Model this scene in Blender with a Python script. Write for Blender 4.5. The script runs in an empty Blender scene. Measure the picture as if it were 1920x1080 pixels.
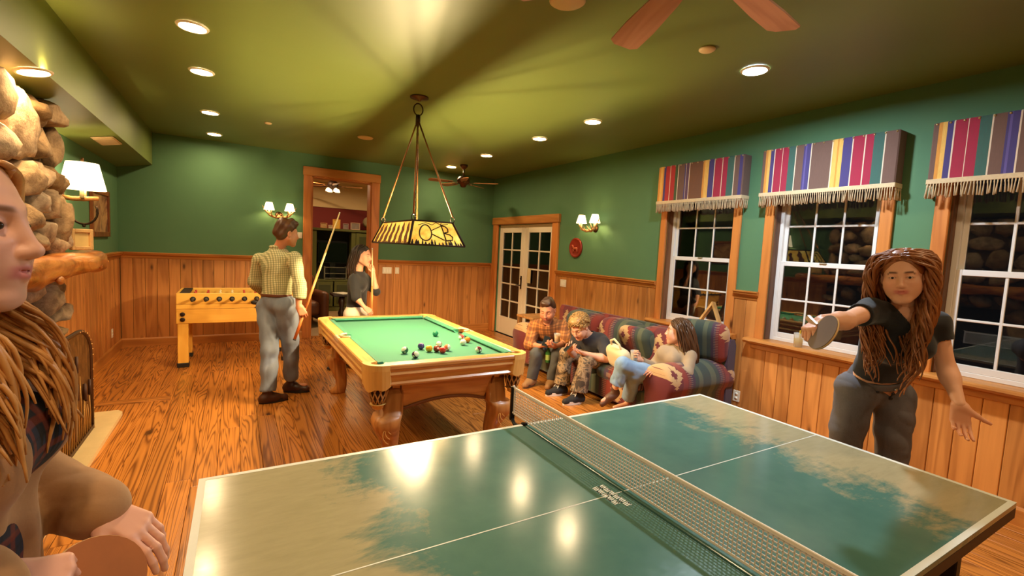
import bpy, bmesh, math, random
import numpy as np
from mathutils import Vector, Matrix
random.seed(7)
SC = bpy.context.scene
COL = SC.collection
PI = math.pi
# ------------------------------------------------------------------ camera
_yaw, _pitch, _roll, _f = 0.5368, 0.0823, -0.0499, 877.32
cam_data = bpy.data.cameras.new('camera'); cam = bpy.data.objects.new('camera', cam_data); COL.objects.link(cam)
cam_data.sensor_fit = 'HORIZONTAL'; cam_data.sensor_width = 36.0; cam_data.lens = _f * 36.0 / 1920.0
cam_data.clip_start = 0.03; cam_data.clip_end = 100
_fw = Vector((math.sin(_yaw)*math.cos(_pitch), math.cos(_yaw)*math.cos(_pitch), -math.sin(_pitch)))
_r0 = Vector((math.cos(_yaw), -math.sin(_yaw), 0)); _d0 = _fw.cross(_r0)
_r = _r0*math.cos(_roll) + _d0*math.sin(_roll); _d = -_r0*math.sin(_roll) + _d0*math.cos(_roll)
_m = Matrix((( _r.x, -_d.x, -_fw.x, 0), (_r.y, -_d.y, -_fw.y, 0), (_r.z, -_d.z, -_fw.z, 1.6435), (0, 0, 0, 1)))
cam.matrix_world = _m
SC.camera = cam
# ------------------------------------------------------------------ world: night outside, exposure
w = bpy.data.worlds.new('night'); SC.world = w; w.use_nodes = True
w.node_tree.nodes['Background'].inputs[0].default_value = (0.004, 0.0042, 0.005, 1)
w.node_tree.nodes['Background'].inputs[1].default_value = 1.0
vs = SC.view_settings
vs.view_transform = 'Standard'; vs.look = 'None'; vs.gamma = 1.0; vs.use_curve_mapping = False
vs.exposure = 0.0
try:
    SC.cycles.use_denoising = True
    SC.cycles.max_bounces = 7; SC.cycles.diffuse_bounces = 3; SC.cycles.glossy_bounces = 4
    SC.cycles.transmission_bounces = 8; SC.cycles.transparent_max_bounces = 12
    SC.cycles.sample_clamp_indirect = 6.0
    SC.cycles.caustics_reflective = False; SC.cycles.caustics_refractive = False
except Exception:
    pass
WARM = (1.0, 0.66, 0.30); WARM2 = (1.0, 0.72, 0.40); COOL = (0.74, 0.88, 1.0)
CAN_L, COOL_L, PEND_L, SCON_L = 300.0, 1500.0, 5600.0, 260.0

# ------------------------------------------------------------------ helpers: objects
def tag(o, label=None, cat=None, group=None, kind=None):
    if label: o['label'] = label
    if cat: o['category'] = cat
    if group: o['group'] = group
    if kind: o['kind'] = kind
    return o
def empty(name, loc=(0, 0, 0), rz=0.0, parent=None):
    o = bpy.data.objects.new(name, None); COL.objects.link(o); o.empty_display_size = 0.1
    o.location = loc; o.rotation_euler = (0, 0, rz); o.parent = parent
    return o
def thing(name, label, cat, loc=(0, 0, 0), rz=0.0, group=None):
    return tag(empty(name, loc, rz), label, cat, group)
def link_mesh(name, me, mat=None, parent=None, loc=(0, 0, 0), rot=(0, 0, 0)):
    o = bpy.data.objects.new(name, me); COL.objects.link(o)
    if mat is not None and not me.materials: me.materials.append(mat)
    o.parent = parent; o.location = loc; o.rotation_euler = rot
    return o
def raw(name, verts, faces, smooth=False):
    me = bpy.data.meshes.new(name); me.from_pydata([tuple(map(float, v)) for v in verts], [], [tuple(map(int, f)) for f in faces])
    if smooth: me.polygons.foreach_set('use_smooth', [True]*len(me.polygons))
    me.update(); return me
def clone(o, parent=None, loc=None, rz=None):
    c = o.copy(); COL.objects.link(c); c.parent = parent
    if loc is not None: c.location = loc
    if rz is not None: c.rotation_euler = (0, 0, rz)
    return c
def clone_tree(o, parent=None, loc=None, rz=None):
    c = clone(o, parent, loc, rz)
    for ch in list(o.children):
        k = clone(ch, c)
        for g in list(ch.children): clone(g, k)
    return c
class MB:
    """collects simple shapes into one mesh"""
    def __init__(s): s.v = []; s.f = []; s.sm = []
    def add(s, v, f, smooth=False):
        b = len(s.v); s.v += [tuple(map(float, p)) for p in v]; s.f += [tuple(b+i for i in q) for q in f]; s.sm += [smooth]*len(f); return s
    def box(s, x0, x1, y0, y1, z0, z1, c=0.0, M=None):
        if c <= 0:
            v = [(x, y, z) for x in (x0, x1) for y in (y0, y1) for z in (z0, z1)]
            f = [(0, 1, 3, 2), (4, 6, 7, 5), (0, 4, 5, 1), (2, 3, 7, 6), (0, 2, 6, 4), (1, 5, 7, 3)]
        else:
            c = min(c, (x1-x0)*.49, (y1-y0)*.49, (z1-z0)*.49)
            v = []; idx = {}
            for i, x in enumerate((x0, x1)):
                for j, y in enumerate((y0, y1)):
                    for k, z in enumerate((z0, z1)):
                        sx, sy, sz = (1, -1)[i], (1, -1)[j], (1, -1)[k]
                        idx[i, j, k, 0] = len(v); v.append((x, y+sy*c, z+sz*c))
                        idx[i, j, k, 1] = len(v); v.append((x+sx*c, y, z+sz*c))
                        idx[i, j, k, 2] = len(v); v.append((x+sx*c, y+sy*c, z))
            f = []
            def q(*a): f.append(tuple(a))
            I = idx
            for i in (0, 1):
                a = [I[i, 0, 0, 0], I[i, 1, 0, 0], I[i, 1, 1, 0], I[i, 0, 1, 0]]; q(*(a if i else a[::-1]))
                a = [I[0, i, 0, 1], I[0, i, 1, 1], I[1, i, 1, 1], I[1, i, 0, 1]]; q(*(a if i else a[::-1]))
                a = [I[0, 0, i, 2], I[1, 0, i, 2], I[1, 1, i, 2], I[0, 1, i, 2]]; q(*(a if i else a[::-1]))
            for a in (0, 1):
                for b in (0, 1):
                    r = [I[0, a, b, 1], I[1, a, b, 1], I[1, a, b, 2], I[0, a, b, 2]]; q(*(r if a != b else r[::-1]))
                    r = [I[a, 0, b, 0], I[a, 1, b, 0], I[a, 1, b, 2], I[a, 0, b, 2]]; q(*(r[::-1] if a != b else r))
                    r = [I[a, b, 0, 0], I[a, b, 1, 0], I[a, b, 1, 1], I[a, b, 0, 1]]; q(*(r if a != b else r[::-1]))
            for i in (0, 1):
                for j in (0, 1):
                    for k in (0, 1):
                        t = [I[i, j, k, 0], I[i, j, k, 1], I[i, j, k, 2]]; q(*(t if (i+j+k) % 2 else t[::-1]))
        if M is not None: v = [tuple(M @ Vector(p)) for p in v]
        return s.add(v, f)
    def tube(s, pts, r, n=10, cap=True, smooth=True, flat=1.0):
        pts = [Vector(p) for p in pts]; rs = list(r) if hasattr(r, '__len__') else [r]*len(pts)
        up = None; rings = []
        for i, p in enumerate(pts):
            t = (pts[min(i+1, len(pts)-1)] - pts[max(i-1, 0)]).normalized()
            if up is None:
                up = Vector((0, 0, 1)) if abs(t.z) < .9 else Vector((1, 0, 0))
            a = t.cross(up)
            if a.length < 1e-6: a = t.orthogonal()
            a.normalize(); b = a.cross(t).normalized(); up = b
            rings.append([p + (a*math.cos(2*PI*k/n) + b*math.sin(2*PI*k/n)*flat)*rs[i] for k in range(n)])
        v = [q for ring in rings for q in ring]; f = []
        for i in range(len(pts)-1):
            for k in range(n): f.append((i*n+k, i*n+(k+1) % n, (i+1)*n+(k+1) % n, (i+1)*n+k))
        if cap: f.append(tuple(range(n))[::-1]); f.append(tuple((len(pts)-1)*n+k for k in range(n)))
        return s.add(v, f, smooth)
    def lathe(s, prof, n=24, c=(0, 0, 0), axis='Z', smooth=True, cap=True):
        v = []; f = []; m = len(prof)
        for r, z in prof:
            for k in range(n):
                x, y = r*math.cos(2*PI*k/n), r*math.sin(2*PI*k/n)
                p = (x, y, z) if axis == 'Z' else ((z, x, y) if axis == 'X' else (y, z, x))
                v.append((p[0]+c[0], p[1]+c[1], p[2]+c[2]))
        for i in range(m-1):
            for k in range(n): f.append((i*n+k, i*n+(k+1) % n, (i+1)*n+(k+1) % n, (i+1)*n+k))
        if cap:
            if prof[0][0] > 1e-5: f.append(tuple(range(n))[::-1])
            if prof[-1][0] > 1e-5: f.append(tuple((m-1)*n+k for k in range(n)))
        return s.add(v, f, smooth)
    def prism(s, poly, z0, z1, axis='Z', M=None):
        """poly: list of (a,b); extruded along axis. axis Z:(a,b,z) Y:(a,y,b) X:(x,a,b)"""
        def P(a, b, z): return (a, b, z) if axis == 'Z' else ((a, z, b) if axis == 'Y' else (z, a, b))
        n = len(poly); v = [P(a, b, z0) for a, b in poly] + [P(a, b, z1) for a, b in poly]
        f = [tuple(range(n))[::-1], tuple(range(n, 2*n))] + [(i, (i+1) % n, n+(i+1) % n, n+i) for i in range(n)]
        if M is not None: v = [tuple(M @ Vector(p)) for p in v]
        return s.add(v, f)
    def sphere(s, c, r, n=16, m=10, rad=(1, 1, 1), M=None):
        v = [(0, 0, 1)]; f = []
        for i in range(1, m):
            for k in range(n):
                t = PI*i/m; v.append((math.sin(t)*math.cos(2*PI*k/n), math.sin(t)*math.sin(2*PI*k/n), math.cos(t)))
        v.append((0, 0, -1)); L = len(v)-1
        for k in range(n):
            f.append((0, 1+k, 1+(k+1) % n)); f.append((L, 1+(m-2)*n+(k+1) % n, 1+(m-2)*n+k))
        for i in range(m-2):
            for k in range(n): f.append((1+i*n+k, 1+(i+1)*n+k, 1+(i+1)*n+(k+1) % n, 1+i*n+(k+1) % n))
        v = [Vector((p[0]*r*rad[0], p[1]*r*rad[1], p[2]*r*rad[2])) for p in v]
        if M is not None: v = [M @ p for p in v]
        return s.add([tuple(p + Vector(c)) for p in v], f, True)
    def mesh(s, name):
        me = bpy.data.meshes.new(name); me.from_pydata(s.v, [], s.f)
        me.polygons.foreach_set('use_smooth', s.sm)
        bm = bmesh.new(); bm.from_mesh(me); bmesh.ops.recalc_face_normals(bm, faces=bm.faces); bm.to_mesh(me); bm.free()
        me.update(); return me
    def build(s, name, mat, parent=None, loc=(0, 0, 0), rot=(0, 0, 0)):
        return link_mesh(name, s.mesh(name), mat, parent, loc, rot)

# ------------------------------------------------------------------ helpers: materials
MATS = {}
class NT:
    def __init__(s, name):
        s.m = bpy.data.materials.new(name); s.m.use_nodes = True; s.t = s.m.node_tree
        s.b = s.t.nodes['Principled BSDF']; s.o = s.t.nodes['Material Output']; MATS[name] = s.m
    def n(s, typ, **kw):
        nd = s.t.nodes.new(typ)
        for k, v in kw.items():
            if k.startswith('i_'):
                key = k[2:]; nd.inputs[int(key) if key.isdigit() else key.replace('_', ' ')].default_value = v
            else: setattr(nd, k, v)
        return nd
    def l(s, a, b): s.t.links.new(a, b)
    def math(s, op, a, b=None, c=None, clamp=False):
        nd = s.n('ShaderNodeMath', operation=op); nd.use_clamp = clamp
        for i, x in enumerate((a, b, c)):
            if x is None: continue
            if isinstance(x, (int, float)): nd.inputs[i].default_value = x
            else: s.l(x, nd.inputs[i])
        return nd.outputs[0]
    def ramp(s, fac, stops, interp='LINEAR'):
        nd = s.n('ShaderNodeValToRGB'); cr = nd.color_ramp; cr.interpolation = interp
        while len(cr.elements) > 1: cr.elements.remove(cr.elements[-1])
        cr.elements[0].position = stops[0][0]; cr.elements[0].color = (*stops[0][1], 1)
        for p, c in stops[1:]:
            e = cr.elements.new(p); e.color = (*c, 1)
        s.l(fac, nd.inputs[0]); return nd.outputs[0]
    def coords(s, scale=(1, 1, 1), rnd=0.0, kind='Object'):
        tc = s.n('ShaderNodeTexCoord'); v = tc.outputs[kind]
        if rnd:
            oi = s.n('ShaderNodeObjectInfo'); k = s.math('MULTIPLY', oi.outputs['Random'], rnd)
            cx = s.n('ShaderNodeCombineXYZ'); s.l(k, cx.inputs[0]); s.l(k, cx.inputs[1]); s.l(k, cx.inputs[2])
            ad = s.n('ShaderNodeVectorMath', operation='ADD'); s.l(v, ad.inputs[0]); s.l(cx.outputs[0], ad.inputs[1]); v = ad.outputs[0]
        mp = s.n('ShaderNodeMapping'); mp.inputs['Scale'].default_value = scale; s.l(v, mp.inputs[0]); return mp.outputs[0]
    def noise(s, vec, scale=5.0, detail=4.0, rough=.5, dist=0.0):
        nd = s.n('ShaderNodeTexNoise'); nd.inputs['Scale'].default_value = scale; nd.inputs['Detail'].default_value = detail
        nd.inputs['Roughness'].default_value = rough; nd.inputs['Distortion'].default_value = dist
        if vec is not None: s.l(vec, nd.inputs['Vector'])
        return nd.outputs['Fac']
    def mix(s, fac, a, b, mode='MIX'):
        nd = s.n('ShaderNodeMix', data_type='RGBA', blend_type=mode)
        for i, x in ((0, fac), (6, a), (7, b)):
            if isinstance(x, (int, float)): nd.inputs[i].default_value = x
            elif isinstance(x, tuple): nd.inputs[i].default_value = (*x[:3], 1)
            else: s.l(x, nd.inputs[i])
        return nd.outputs[2]
    def col(s, c):
        if isinstance(c, tuple): s.b.inputs['Base Color'].default_value = (*c[:3], 1)
        else: s.l(c, s.b.inputs['Base Color'])
    def bump(s, h, strength=.3, dist=.01):
        nd = s.n('ShaderNodeBump'); nd.inputs['Strength'].default_value = strength; nd.inputs['Distance'].default_value = dist
        s.l(h, nd.inputs['Height']); s.l(nd.outputs[0], s.b.inputs['Normal'])
    def set(s, **kw):
        for k, v in kw.items(): s.b.inputs[k.replace('_', ' ')].default_value = v
        return s
def lin(r, g, b):
    def f(c):
        c /= 255.0; return c/12.92 if c <= .04045 else ((c+.055)/1.055)**2.4
    return (f(r), f(g), f(b))
def plain(name, c, rough=.5, metal=0.0, var=0.0, vscale=8.0, bump=0.0, spec=None, coat=0.0, rnd=3.0):
    if name in MATS: return MATS[name]
    s = NT(name); s.set(Roughness=rough, Metallic=metal)
    if spec is not None: s.set(Specular_IOR_Level=spec)
    if coat: s.set(Coat_Weight=coat)
    if var or bump:
        v = s.coords(rnd=rnd); f = s.noise(v, vscale, 5, .6)
        if var: s.col(s.mix(f, tuple(x*(1-var) for x in c), tuple(min(1, x*(1+var)) for x in c)))
        else: s.col(c)
        if bump: s.bump(f, bump, .01)
    else: s.col(c)
    return s.m
def emit(name, c, strength):
    if name in MATS: return MATS[name]
    s = NT(name); s.col(c); s.set(Emission_Strength=strength, Roughness=.5); s.b.inputs['Emission Color'].default_value = (*c, 1); return s.m
def wood(name, dark, light, axis='Z', rings=10.0, fig=(7.0, .7), rough=.4, knots=0.0, contrast=1.0, bump=.15, rvar=.25, coat=0.0, streak=60.0, sharp=1.7):
    """cathedral grain: contour lines of a noise field stretched along the grain"""
    if name in MATS: return MATS[name]
    s = NT(name); a, b = fig
    sc = {'X': (b, a, a), 'Y': (a, b, a), 'Z': (a, a, b)}[axis]
    v = s.coords(sc, rnd=37.0)
    f0 = s.noise(v, 1.0, 2.0, .45, .6)
    ring = s.math('SINE', s.math('MULTIPLY', f0, rings*6.28)); ring = s.math('MULTIPLY_ADD', ring, .5, .5)
    ring = s.math('POWER', ring, sharp)
    st = {'X': (2.0, streak, streak), 'Y': (streak, 2.0, streak), 'Z': (streak, streak, 2.0)}[axis]
    v2 = s.coords(st, rnd=11.0); f1 = s.noise(v2, 1.0, 3.0, .6)
    fac = s.math('MULTIPLY_ADD', ring, .62*contrast, s.math('MULTIPLY', f1, .45), clamp=True)
    col = s.mix(fac, light, dark)
    oi = s.n('ShaderNodeObjectInfo'); k = s.math('MULTIPLY_ADD', oi.outputs['Random'], rvar*2, 1-rvar)
    hs = s.n('ShaderNodeHueSaturation'); s.l(col, hs.inputs['Color']); s.l(k, hs.inputs['Value']); col = hs.outputs[0]
    if knots:
        kv = {'X': (1.2, 3.2, 3.2), 'Y': (3.2, 1.2, 3.2), 'Z': (3.2, 3.2, 1.2)}[axis]
        vo = s.n('ShaderNodeTexVoronoi', feature='F1'); s.l(s.coords(kv, rnd=23.0), vo.inputs['Vector']); vo.inputs['Scale'].default_value = knots
        kf = s.ramp(vo.outputs['Distance'], [(0.0, (1, 1, 1)), (.045, (.9, .9, .9)), (.10, (.25, .25, .25)), (.16, (0, 0, 0))])
        col = s.mix(kf, col, tuple(x*.28 for x in dark))
    s.col(col); s.set(Roughness=rough)
    if coat: s.set(Coat_Weight=coat, Coat_Roughness=.15)
    if bump: s.bump(fac, bump, .004)
    return s.m

# ------------------------------------------------------------------ shared materials
M_GREEN = plain('green_paint', lin(84, 124, 86), .75, var=.08, vscale=3, bump=.05, rnd=0)
M_CEIL = plain('green_ceiling_paint', lin(112, 126, 62), .45, var=.06, vscale=2, bump=.03, rnd=0)
M_FLOOR = wood('floor_pine', lin(98, 48, 14), lin(208, 132, 56), 'Y', 17.0, (8.5, .36), .27, knots=1.0, contrast=.95, bump=.10, rvar=.14, coat=.2, sharp=3.2)
M_WAINS = wood('wainscot_pine', lin(150, 88, 38), lin(212, 144, 76), 'Z', 5.0, (5.0, .5), .42, knots=1.6, contrast=.7, bump=.06, rvar=.12)
M_TRIM = wood('trim_pine', lin(150, 86, 34), lin(206, 138, 66), 'Y', 4.0, (6.0, .8), .4, knots=.8, contrast=.6, bump=.05, rvar=.08)
M_TRIMZ = wood('casing_pine', lin(160, 84, 34), lin(218, 138, 66), 'Z', 4.0, (6.0, .8), .4, knots=1.4, contrast=.6, bump=.05, rvar=.08)
M_TRIMX = wood('rail_pine', lin(150, 86, 34), lin(206, 138, 66), 'X', 4.0, (6.0, .8), .4, knots=.8, contrast=.6, bump=.05, rvar=.08)
M_DARKGAP = plain('dark_gap', lin(40, 20, 8), .9)
M_WHITE = plain('white_paint', lin(232, 226, 220), .4, var=.03, vscale=10)
M_BLACK = plain('black_metal', lin(24, 22, 22), .45, .6)
M_PLATE = plain('ivory_plate', lin(236, 226, 204), .4)
M_IRON = plain('wrought_iron', lin(58, 42, 32), .55, .7, var=.2, vscale=30)
M_BRASS = plain('aged_bronze', lin(92, 62, 36), .4, .8, var=.2, vscale=20)
M_CHROME = plain('chrome', lin(210, 205, 200), .18, 1.0)
# ------------------------------------------------------------------ room shell
XL, XR, YB, YN, H = -1.39, 4.454, 8.362, -2.3, 3.02
TH = 0.15
RAIL = 1.346
def struct(o): o['kind'] = 'structure'; return o
# floor: sub-floor with single pine planks
floor = struct(MB().box(XL-.1, XR+.1, YN-.1, YB+TH, -.12, -.014).build('floor', M_DARKGAP))
_pl = {}
def plank_mesh(L):
    if L not in _pl:
        _pl[L] = MB().box(-.0718, .0718, -L/2+.0012, L/2-.0012, -.014, 0, .0022).mesh('plank'); _pl[L].materials.append(M_FLOOR)
    return _pl[L]
rr = random.Random(3); pw = .146; nrow = int((XR-XL)/pw)+1; pw = (XR-XL)/nrow
for i in range(nrow):
    x = XL + pw*(i+.5); y = YN - rr.uniform(0, 1.5)
    while y < YB+TH:
        L = rr.choice([1.8, 2.4, 3.0, 3.6])
        y0, y1 = max(y, YN-.1), min(y+L, YB+TH)
        L2 = round(max(.3, y1-y0), 1)
        if y1-y0 > .12:
            if not (x < -.86 and 1.7 < (y0+y1)/2 < 5.27 and y1 < 5.27):
                pass
            o = link_mesh('plank', plank_mesh(L if (y0 == y and y1 == y+L) else L2), None, floor, (x, (y0+y1)/2, 0))
            o.scale = (pw/.146, (y1-y0)/(L if (y0 == y and y1 == y+L) else L2), 1)
        y += L
MB().box(-.28, .28, -.07, .07, 0, .006, .003).build('plank', wood('border_pine', lin(110, 56, 18), lin(214, 138, 62), 'X', 9.0, (6.5, .55), .27, coat=.25), floor, (-.83, 5.62, 0))
# walls (painted plaster), openings for doors and windows left free
DW0, DW1, DWH = 1.08, 2.04, 2.675
wb = MB().box(XL-TH, DW0, YB, YB+TH, 0, H).box(DW1, XR+TH, YB, YB+TH, 0, H).box(DW0, DW1, YB, YB+TH, DWH, H)
wall_back = struct(wb.build('wall_back', M_GREEN))
WIN = [(3.05, 3.92), (1.765, 2.625), (.48, 1.34)]; WZ0, WZ1 = .885, 2.40
FD0, FD1, FDH = 6.25, 8.10, 2.105
mb = MB(); ys = [YN-TH] + [v for a in sorted(WIN) for v in a] + [FD0]
for a, b in zip(ys[0::2], ys[1::2]): mb.box(XR, XR+TH, a, b, 0, H)
mb.box(XR, XR+TH, FD1, YB, 0, H).box(XR, XR+TH, FD0, FD1, FDH, H)
for a, b in WIN: mb.box(XR, XR+TH, a, b, 0, WZ0).box(XR, XR+TH, a, b, WZ1, H)
wall_right = struct(mb.build('wall_right', M_GREEN))
wall_left = struct(MB().box(XL-TH, XL, YN-TH, YB, 0, H).build('wall_left', M_GREEN))
wall_near = struct(MB().box(XL, XR, YN-TH, YN, 0, H).build('wall_near', M_GREEN))
ceiling = struct(MB().box(XL-TH, XR+TH, YN-TH, YB+TH, H, H+.1).build('ceiling', M_CEIL))
soffit = struct(MB().prism([(XL, H), (-1.0, H), (-1.0, 2.575), (XL, 2.50)], YN, YB, 'Y').build('soffit', M_CEIL))
# wainscot boards: one mesh per width, shared
_wb = {}
def board(h, w):
    k = (round(h, 3), round(w, 4))
    if k not in _wb:
        _wb[k] = MB().box(-w/2+.0015, w/2-.0015, 0, .018, 0, h, .004).mesh('board'); _wb[k].materials.append(M_WAINS)
    return _wb[k]
def boards_back(x0, x1, z0=.0, z1=1.29):
    n = max(1, round((x1-x0)/.138)); w = (x1-x0)/n
    for i in range(n): link_mesh('board', board(z1-z0, w), None, wall_back, (x0+w*(i+.5), YB, z0), (0, 0, PI))
def boards_right(y0, y1, z0=.0, z1=1.29):
    n = max(1, round((y1-y0)/.138)); w = (y1-y0)/n
    for i in range(n): link_mesh('board', board(z1-z0, w), None, wall_right, (XR, y0+w*(i+.5), z0), (0, 0, PI/2))
def boards_left(y0, y1, z0=.0, z1=1.29):
    n = max(1, round((y1-y0)/.138)); w = (y1-y0)/n
    for i in range(n): link_mesh('board', board(z1-z0, w), None, wall_left, (XL, y0+w*(i+.5), z0), (0, 0, -PI/2))
boards_back(XL+.02, .96); boards_back(2.18, XR-.02)
boards_right(8.28, YB); boards_right(4.01, 6.09)
boards_right(2.70, 2.96); boards_right(1.425, 1.675); boards_right(-2.3, .39)
for a, b in WIN: boards_right(a-.09, b+.09, 0, .80)
boards_left(4.9, YB-.02); boards_left(YN, 1.4)
n = 42; w = (XR-XL)/n
for i in range(n): link_mesh('board', board(1.29, w), None, wall_near, (XL+w*(i+.5), YN, 0))
# chair rail and baseboards
RP = [(0, 1.255), (.026, 1.262), (.030, 1.290), (.040, 1.300), (.055, 1.312), (.058, 1.328), (.066, 1.334), (.066, 1.346), (0, 1.346)]
BP = [(0, 0), (.032, 0), (.032, .105), (.026, .118), (.022, .124), (0, .124)]
tn = [0]
def trim(profile, wall, a, b, mat=None, nm='trim'):
    tn[0] += 1
    if wall == 'back': o = MB().prism([(YB-d, z) for d, z in profile], a, b, 'X').build('x', mat or M_TRIMX)
    elif wall == 'right': o = MB().prism([(XR-d, z) for d, z in profile], a, b, 'Y').build('x', mat or M_TRIM)
    elif wall == 'left': o = MB().prism([(XL+d, z) for d, z in profile], a, b, 'Y').build('x', mat or M_TRIM)
    else: o = MB().prism([(YN+d, z) for d, z in profile], a, b, 'X').build('x', mat or M_TRIMX)
    o.name = '%s_%d' % (nm, tn[0]) if nm == 'trim' else nm
    return struct(o)
for args in [('back', XL, .96), ('back', 2.176, XR), ('right', 4.01, 6.09), ('right', 8.28, YB), ('right', 2.70, 2.96), ('right', 1.425, 1.675), ('right', YN, .39), ('left', 4.98, YB), ('left', YN, 1.4), ('near', XL, XR)]:
    trim(RP, *args)
for nm, args in [('baseboard_back_left', ('back', XL, .96)), ('baseboard_back_right', ('back', 2.176, XR)), ('baseboard_right', ('right', YN, 6.09)), ('baseboard_left', ('left', 4.98, YB)), ('baseboard_near', ('near', XL, XR))]:
    trim(BP, *args, nm=nm)
# doorway casing in the back wall
dc = struct(empty('trim_doorway', (0, 0, 0)))
MB().box(.955, DW0, YB-.035, YB+.02, 0, DWH, .006).build('casing_post', M_TRIMZ, dc)
MB().box(DW1, 2.18, YB-.035, YB+.02, 0, DWH, .006).build('casing_post', M_TRIMZ, dc)
MB().box(.945, 2.19, YB-.042, YB+.02, DWH, 2.815, .006).build('casing_head', M_TRIMX, dc)
MB().box(DW0-.001, DW0+.022, YB, YB+TH+.04, 0, DWH).build('jamb', M_TRIMZ, dc)
MB().box(DW1-.022, DW1+.001, YB, YB+TH+.04, 0, DWH).build('jamb', M_TRIMZ, dc)
MB().box(DW0, DW1, YB, YB+TH+.04, DWH-.022, DWH).build('jamb', M_TRIMX, dc)

# ------------------------------------------------------------------ glass
def glass_mat():
    s = NT('window_glass'); t = s.t
    gl = s.n('ShaderNodeBsdfGlossy'); gl.inputs['Roughness'].default_value = .02; gl.inputs['Color'].default_value = (.95, .95, .95, 1)
    tr = s.n('ShaderNodeBsdfTransparent'); tr.inputs['Color'].default_value = (.86, .88, .86, 1)
    fr = s.n('ShaderNodeFresnel'); fr.inputs['IOR'].default_value = 1.62
    mx = s.n('ShaderNodeMixShader'); s.l(fr.outputs[0], mx.inputs[0]); s.l(tr.outputs[0], mx.inputs[1]); s.l(gl.outputs[0], mx.inputs[2])
    s.l(mx.outputs[0], s.o.inputs['Surface']); return s.m
M_GLASS = glass_mat()
# ------------------------------------------------------------------ windows
M_JAMB = wood('jamb_brown', lin(84, 50, 28), lin(128, 82, 48), 'Z', 4, rough=.5)
for wi, (a, b) in enumerate(WIN):
    W = struct(empty('window_%d' % (wi+1), (XR, (a+b)/2, WZ0)))
    hw = (b-a)/2; hh = WZ1-WZ0
    # pine casing on the wall face
    for s_ in (-1, 1):
        y0, y1 = (hw, hw+.088) if s_ > 0 else (-hw-.088, -hw)
        MB().box(-.03, .0, y0, y1, 0, hh, .006).build('casing', M_TRIMZ, W)
        MB().box(0, .10, hw-.012 if s_ > 0 else -hw, hw if s_ > 0 else -hw+.012, 0, hh).build('jamb', M_JAMB, W)
    MB().box(-.03, 0, -hw-.088, hw+.088, hh, hh+.09, .006).build('casing_head', M_TRIM, W)
    # rounded log-edged sill and apron
    sl = MB(); prof = [(-.02, -.045), (-.085, -.045), (-.105, -.036), (-.115, -.02), (-.112, -.004), (-.095, .004), (0, .006), (.10, .006), (.10, -.02), (-.02, -.02)]
    sl.prism(prof, -hw-.15, hw+.15, 'Y')
    sill = sl.build('sill', M_TRIM, W)
    MB().box(-.04, 0, -hw-.11, hw+.11, -.10, -.045, .006).build('sill_apron', M_TRIM, W)
    # white frame and two sashes
    def fr(mb, x0, x1, y0, y1, z0, z1, t, tb=None, tt=None):
        tb = tb or t; tt = tt or t
        mb.box(x0, x1, y0, y0+t, z0, z1, .003).box(x0, x1, y1-t, y1, z0, z1, .003)
        mb.box(x0, x1, y0+t, y1-t, z0, z0+tb, .003).box(x0, x1, y0+t, y1-t, z1-tt, z1, .003)
    fm = MB(); fr(fm, .075, .14, -hw+.012, hw-.012, .006, hh, .035); fm.build('frame', M_WHITE, W)
    zm = 1.638-WZ0
    for nm, x0, z0, z1 in (('lower_sash', .078, .041, zm+.022), ('upper_sash', .104, zm-.022, hh-.035)):
        s_ = MB(); fr(s_, x0, x0+.026, -hw+.047, hw-.047, z0, z1, .034, .05 if nm[0] == 'l' else .044, .044)
        sash = s_.build(nm, M_WHITE, W)
        gy0, gy1 = -hw+.081, hw-.081; gz0, gz1 = z0+(.05 if nm[0] == 'l' else .044), z1-.044
        for k in (1, 2):
            y = gy0+(gy1-gy0)*k/3; MB().box(x0+.004, x0+.022, y-.009, y+.009, gz0, gz1, .003).build('muntin', M_WHITE, sash)
        z = (gz0+gz1)/2; MB().box(x0+.0045, x0+.0215, gy0, gy1, z-.009, z+.009, .003).build('muntin', M_WHITE, sash)
        for k in range(3):
            for j in range(2):
                y0 = gy0+(gy1-gy0)*k/3; y1 = gy0+(gy1-gy0)*(k+1)/3; zz0 = gz0+(gz1-gz0)*j/2; zz1 = gz0+(gz1-gz0)*(j+1)/2
                MB().box(x0+.011, x0+.015, y0, y1, zz0, zz1).build('pane', M_GLASS, sash)
    MB().box(.066, .08, -.03, .03, zm+.010, zm+.022, .003).build('latch', plain('latch_metal', lin(190, 180, 160), .4, .5), W)
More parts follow.
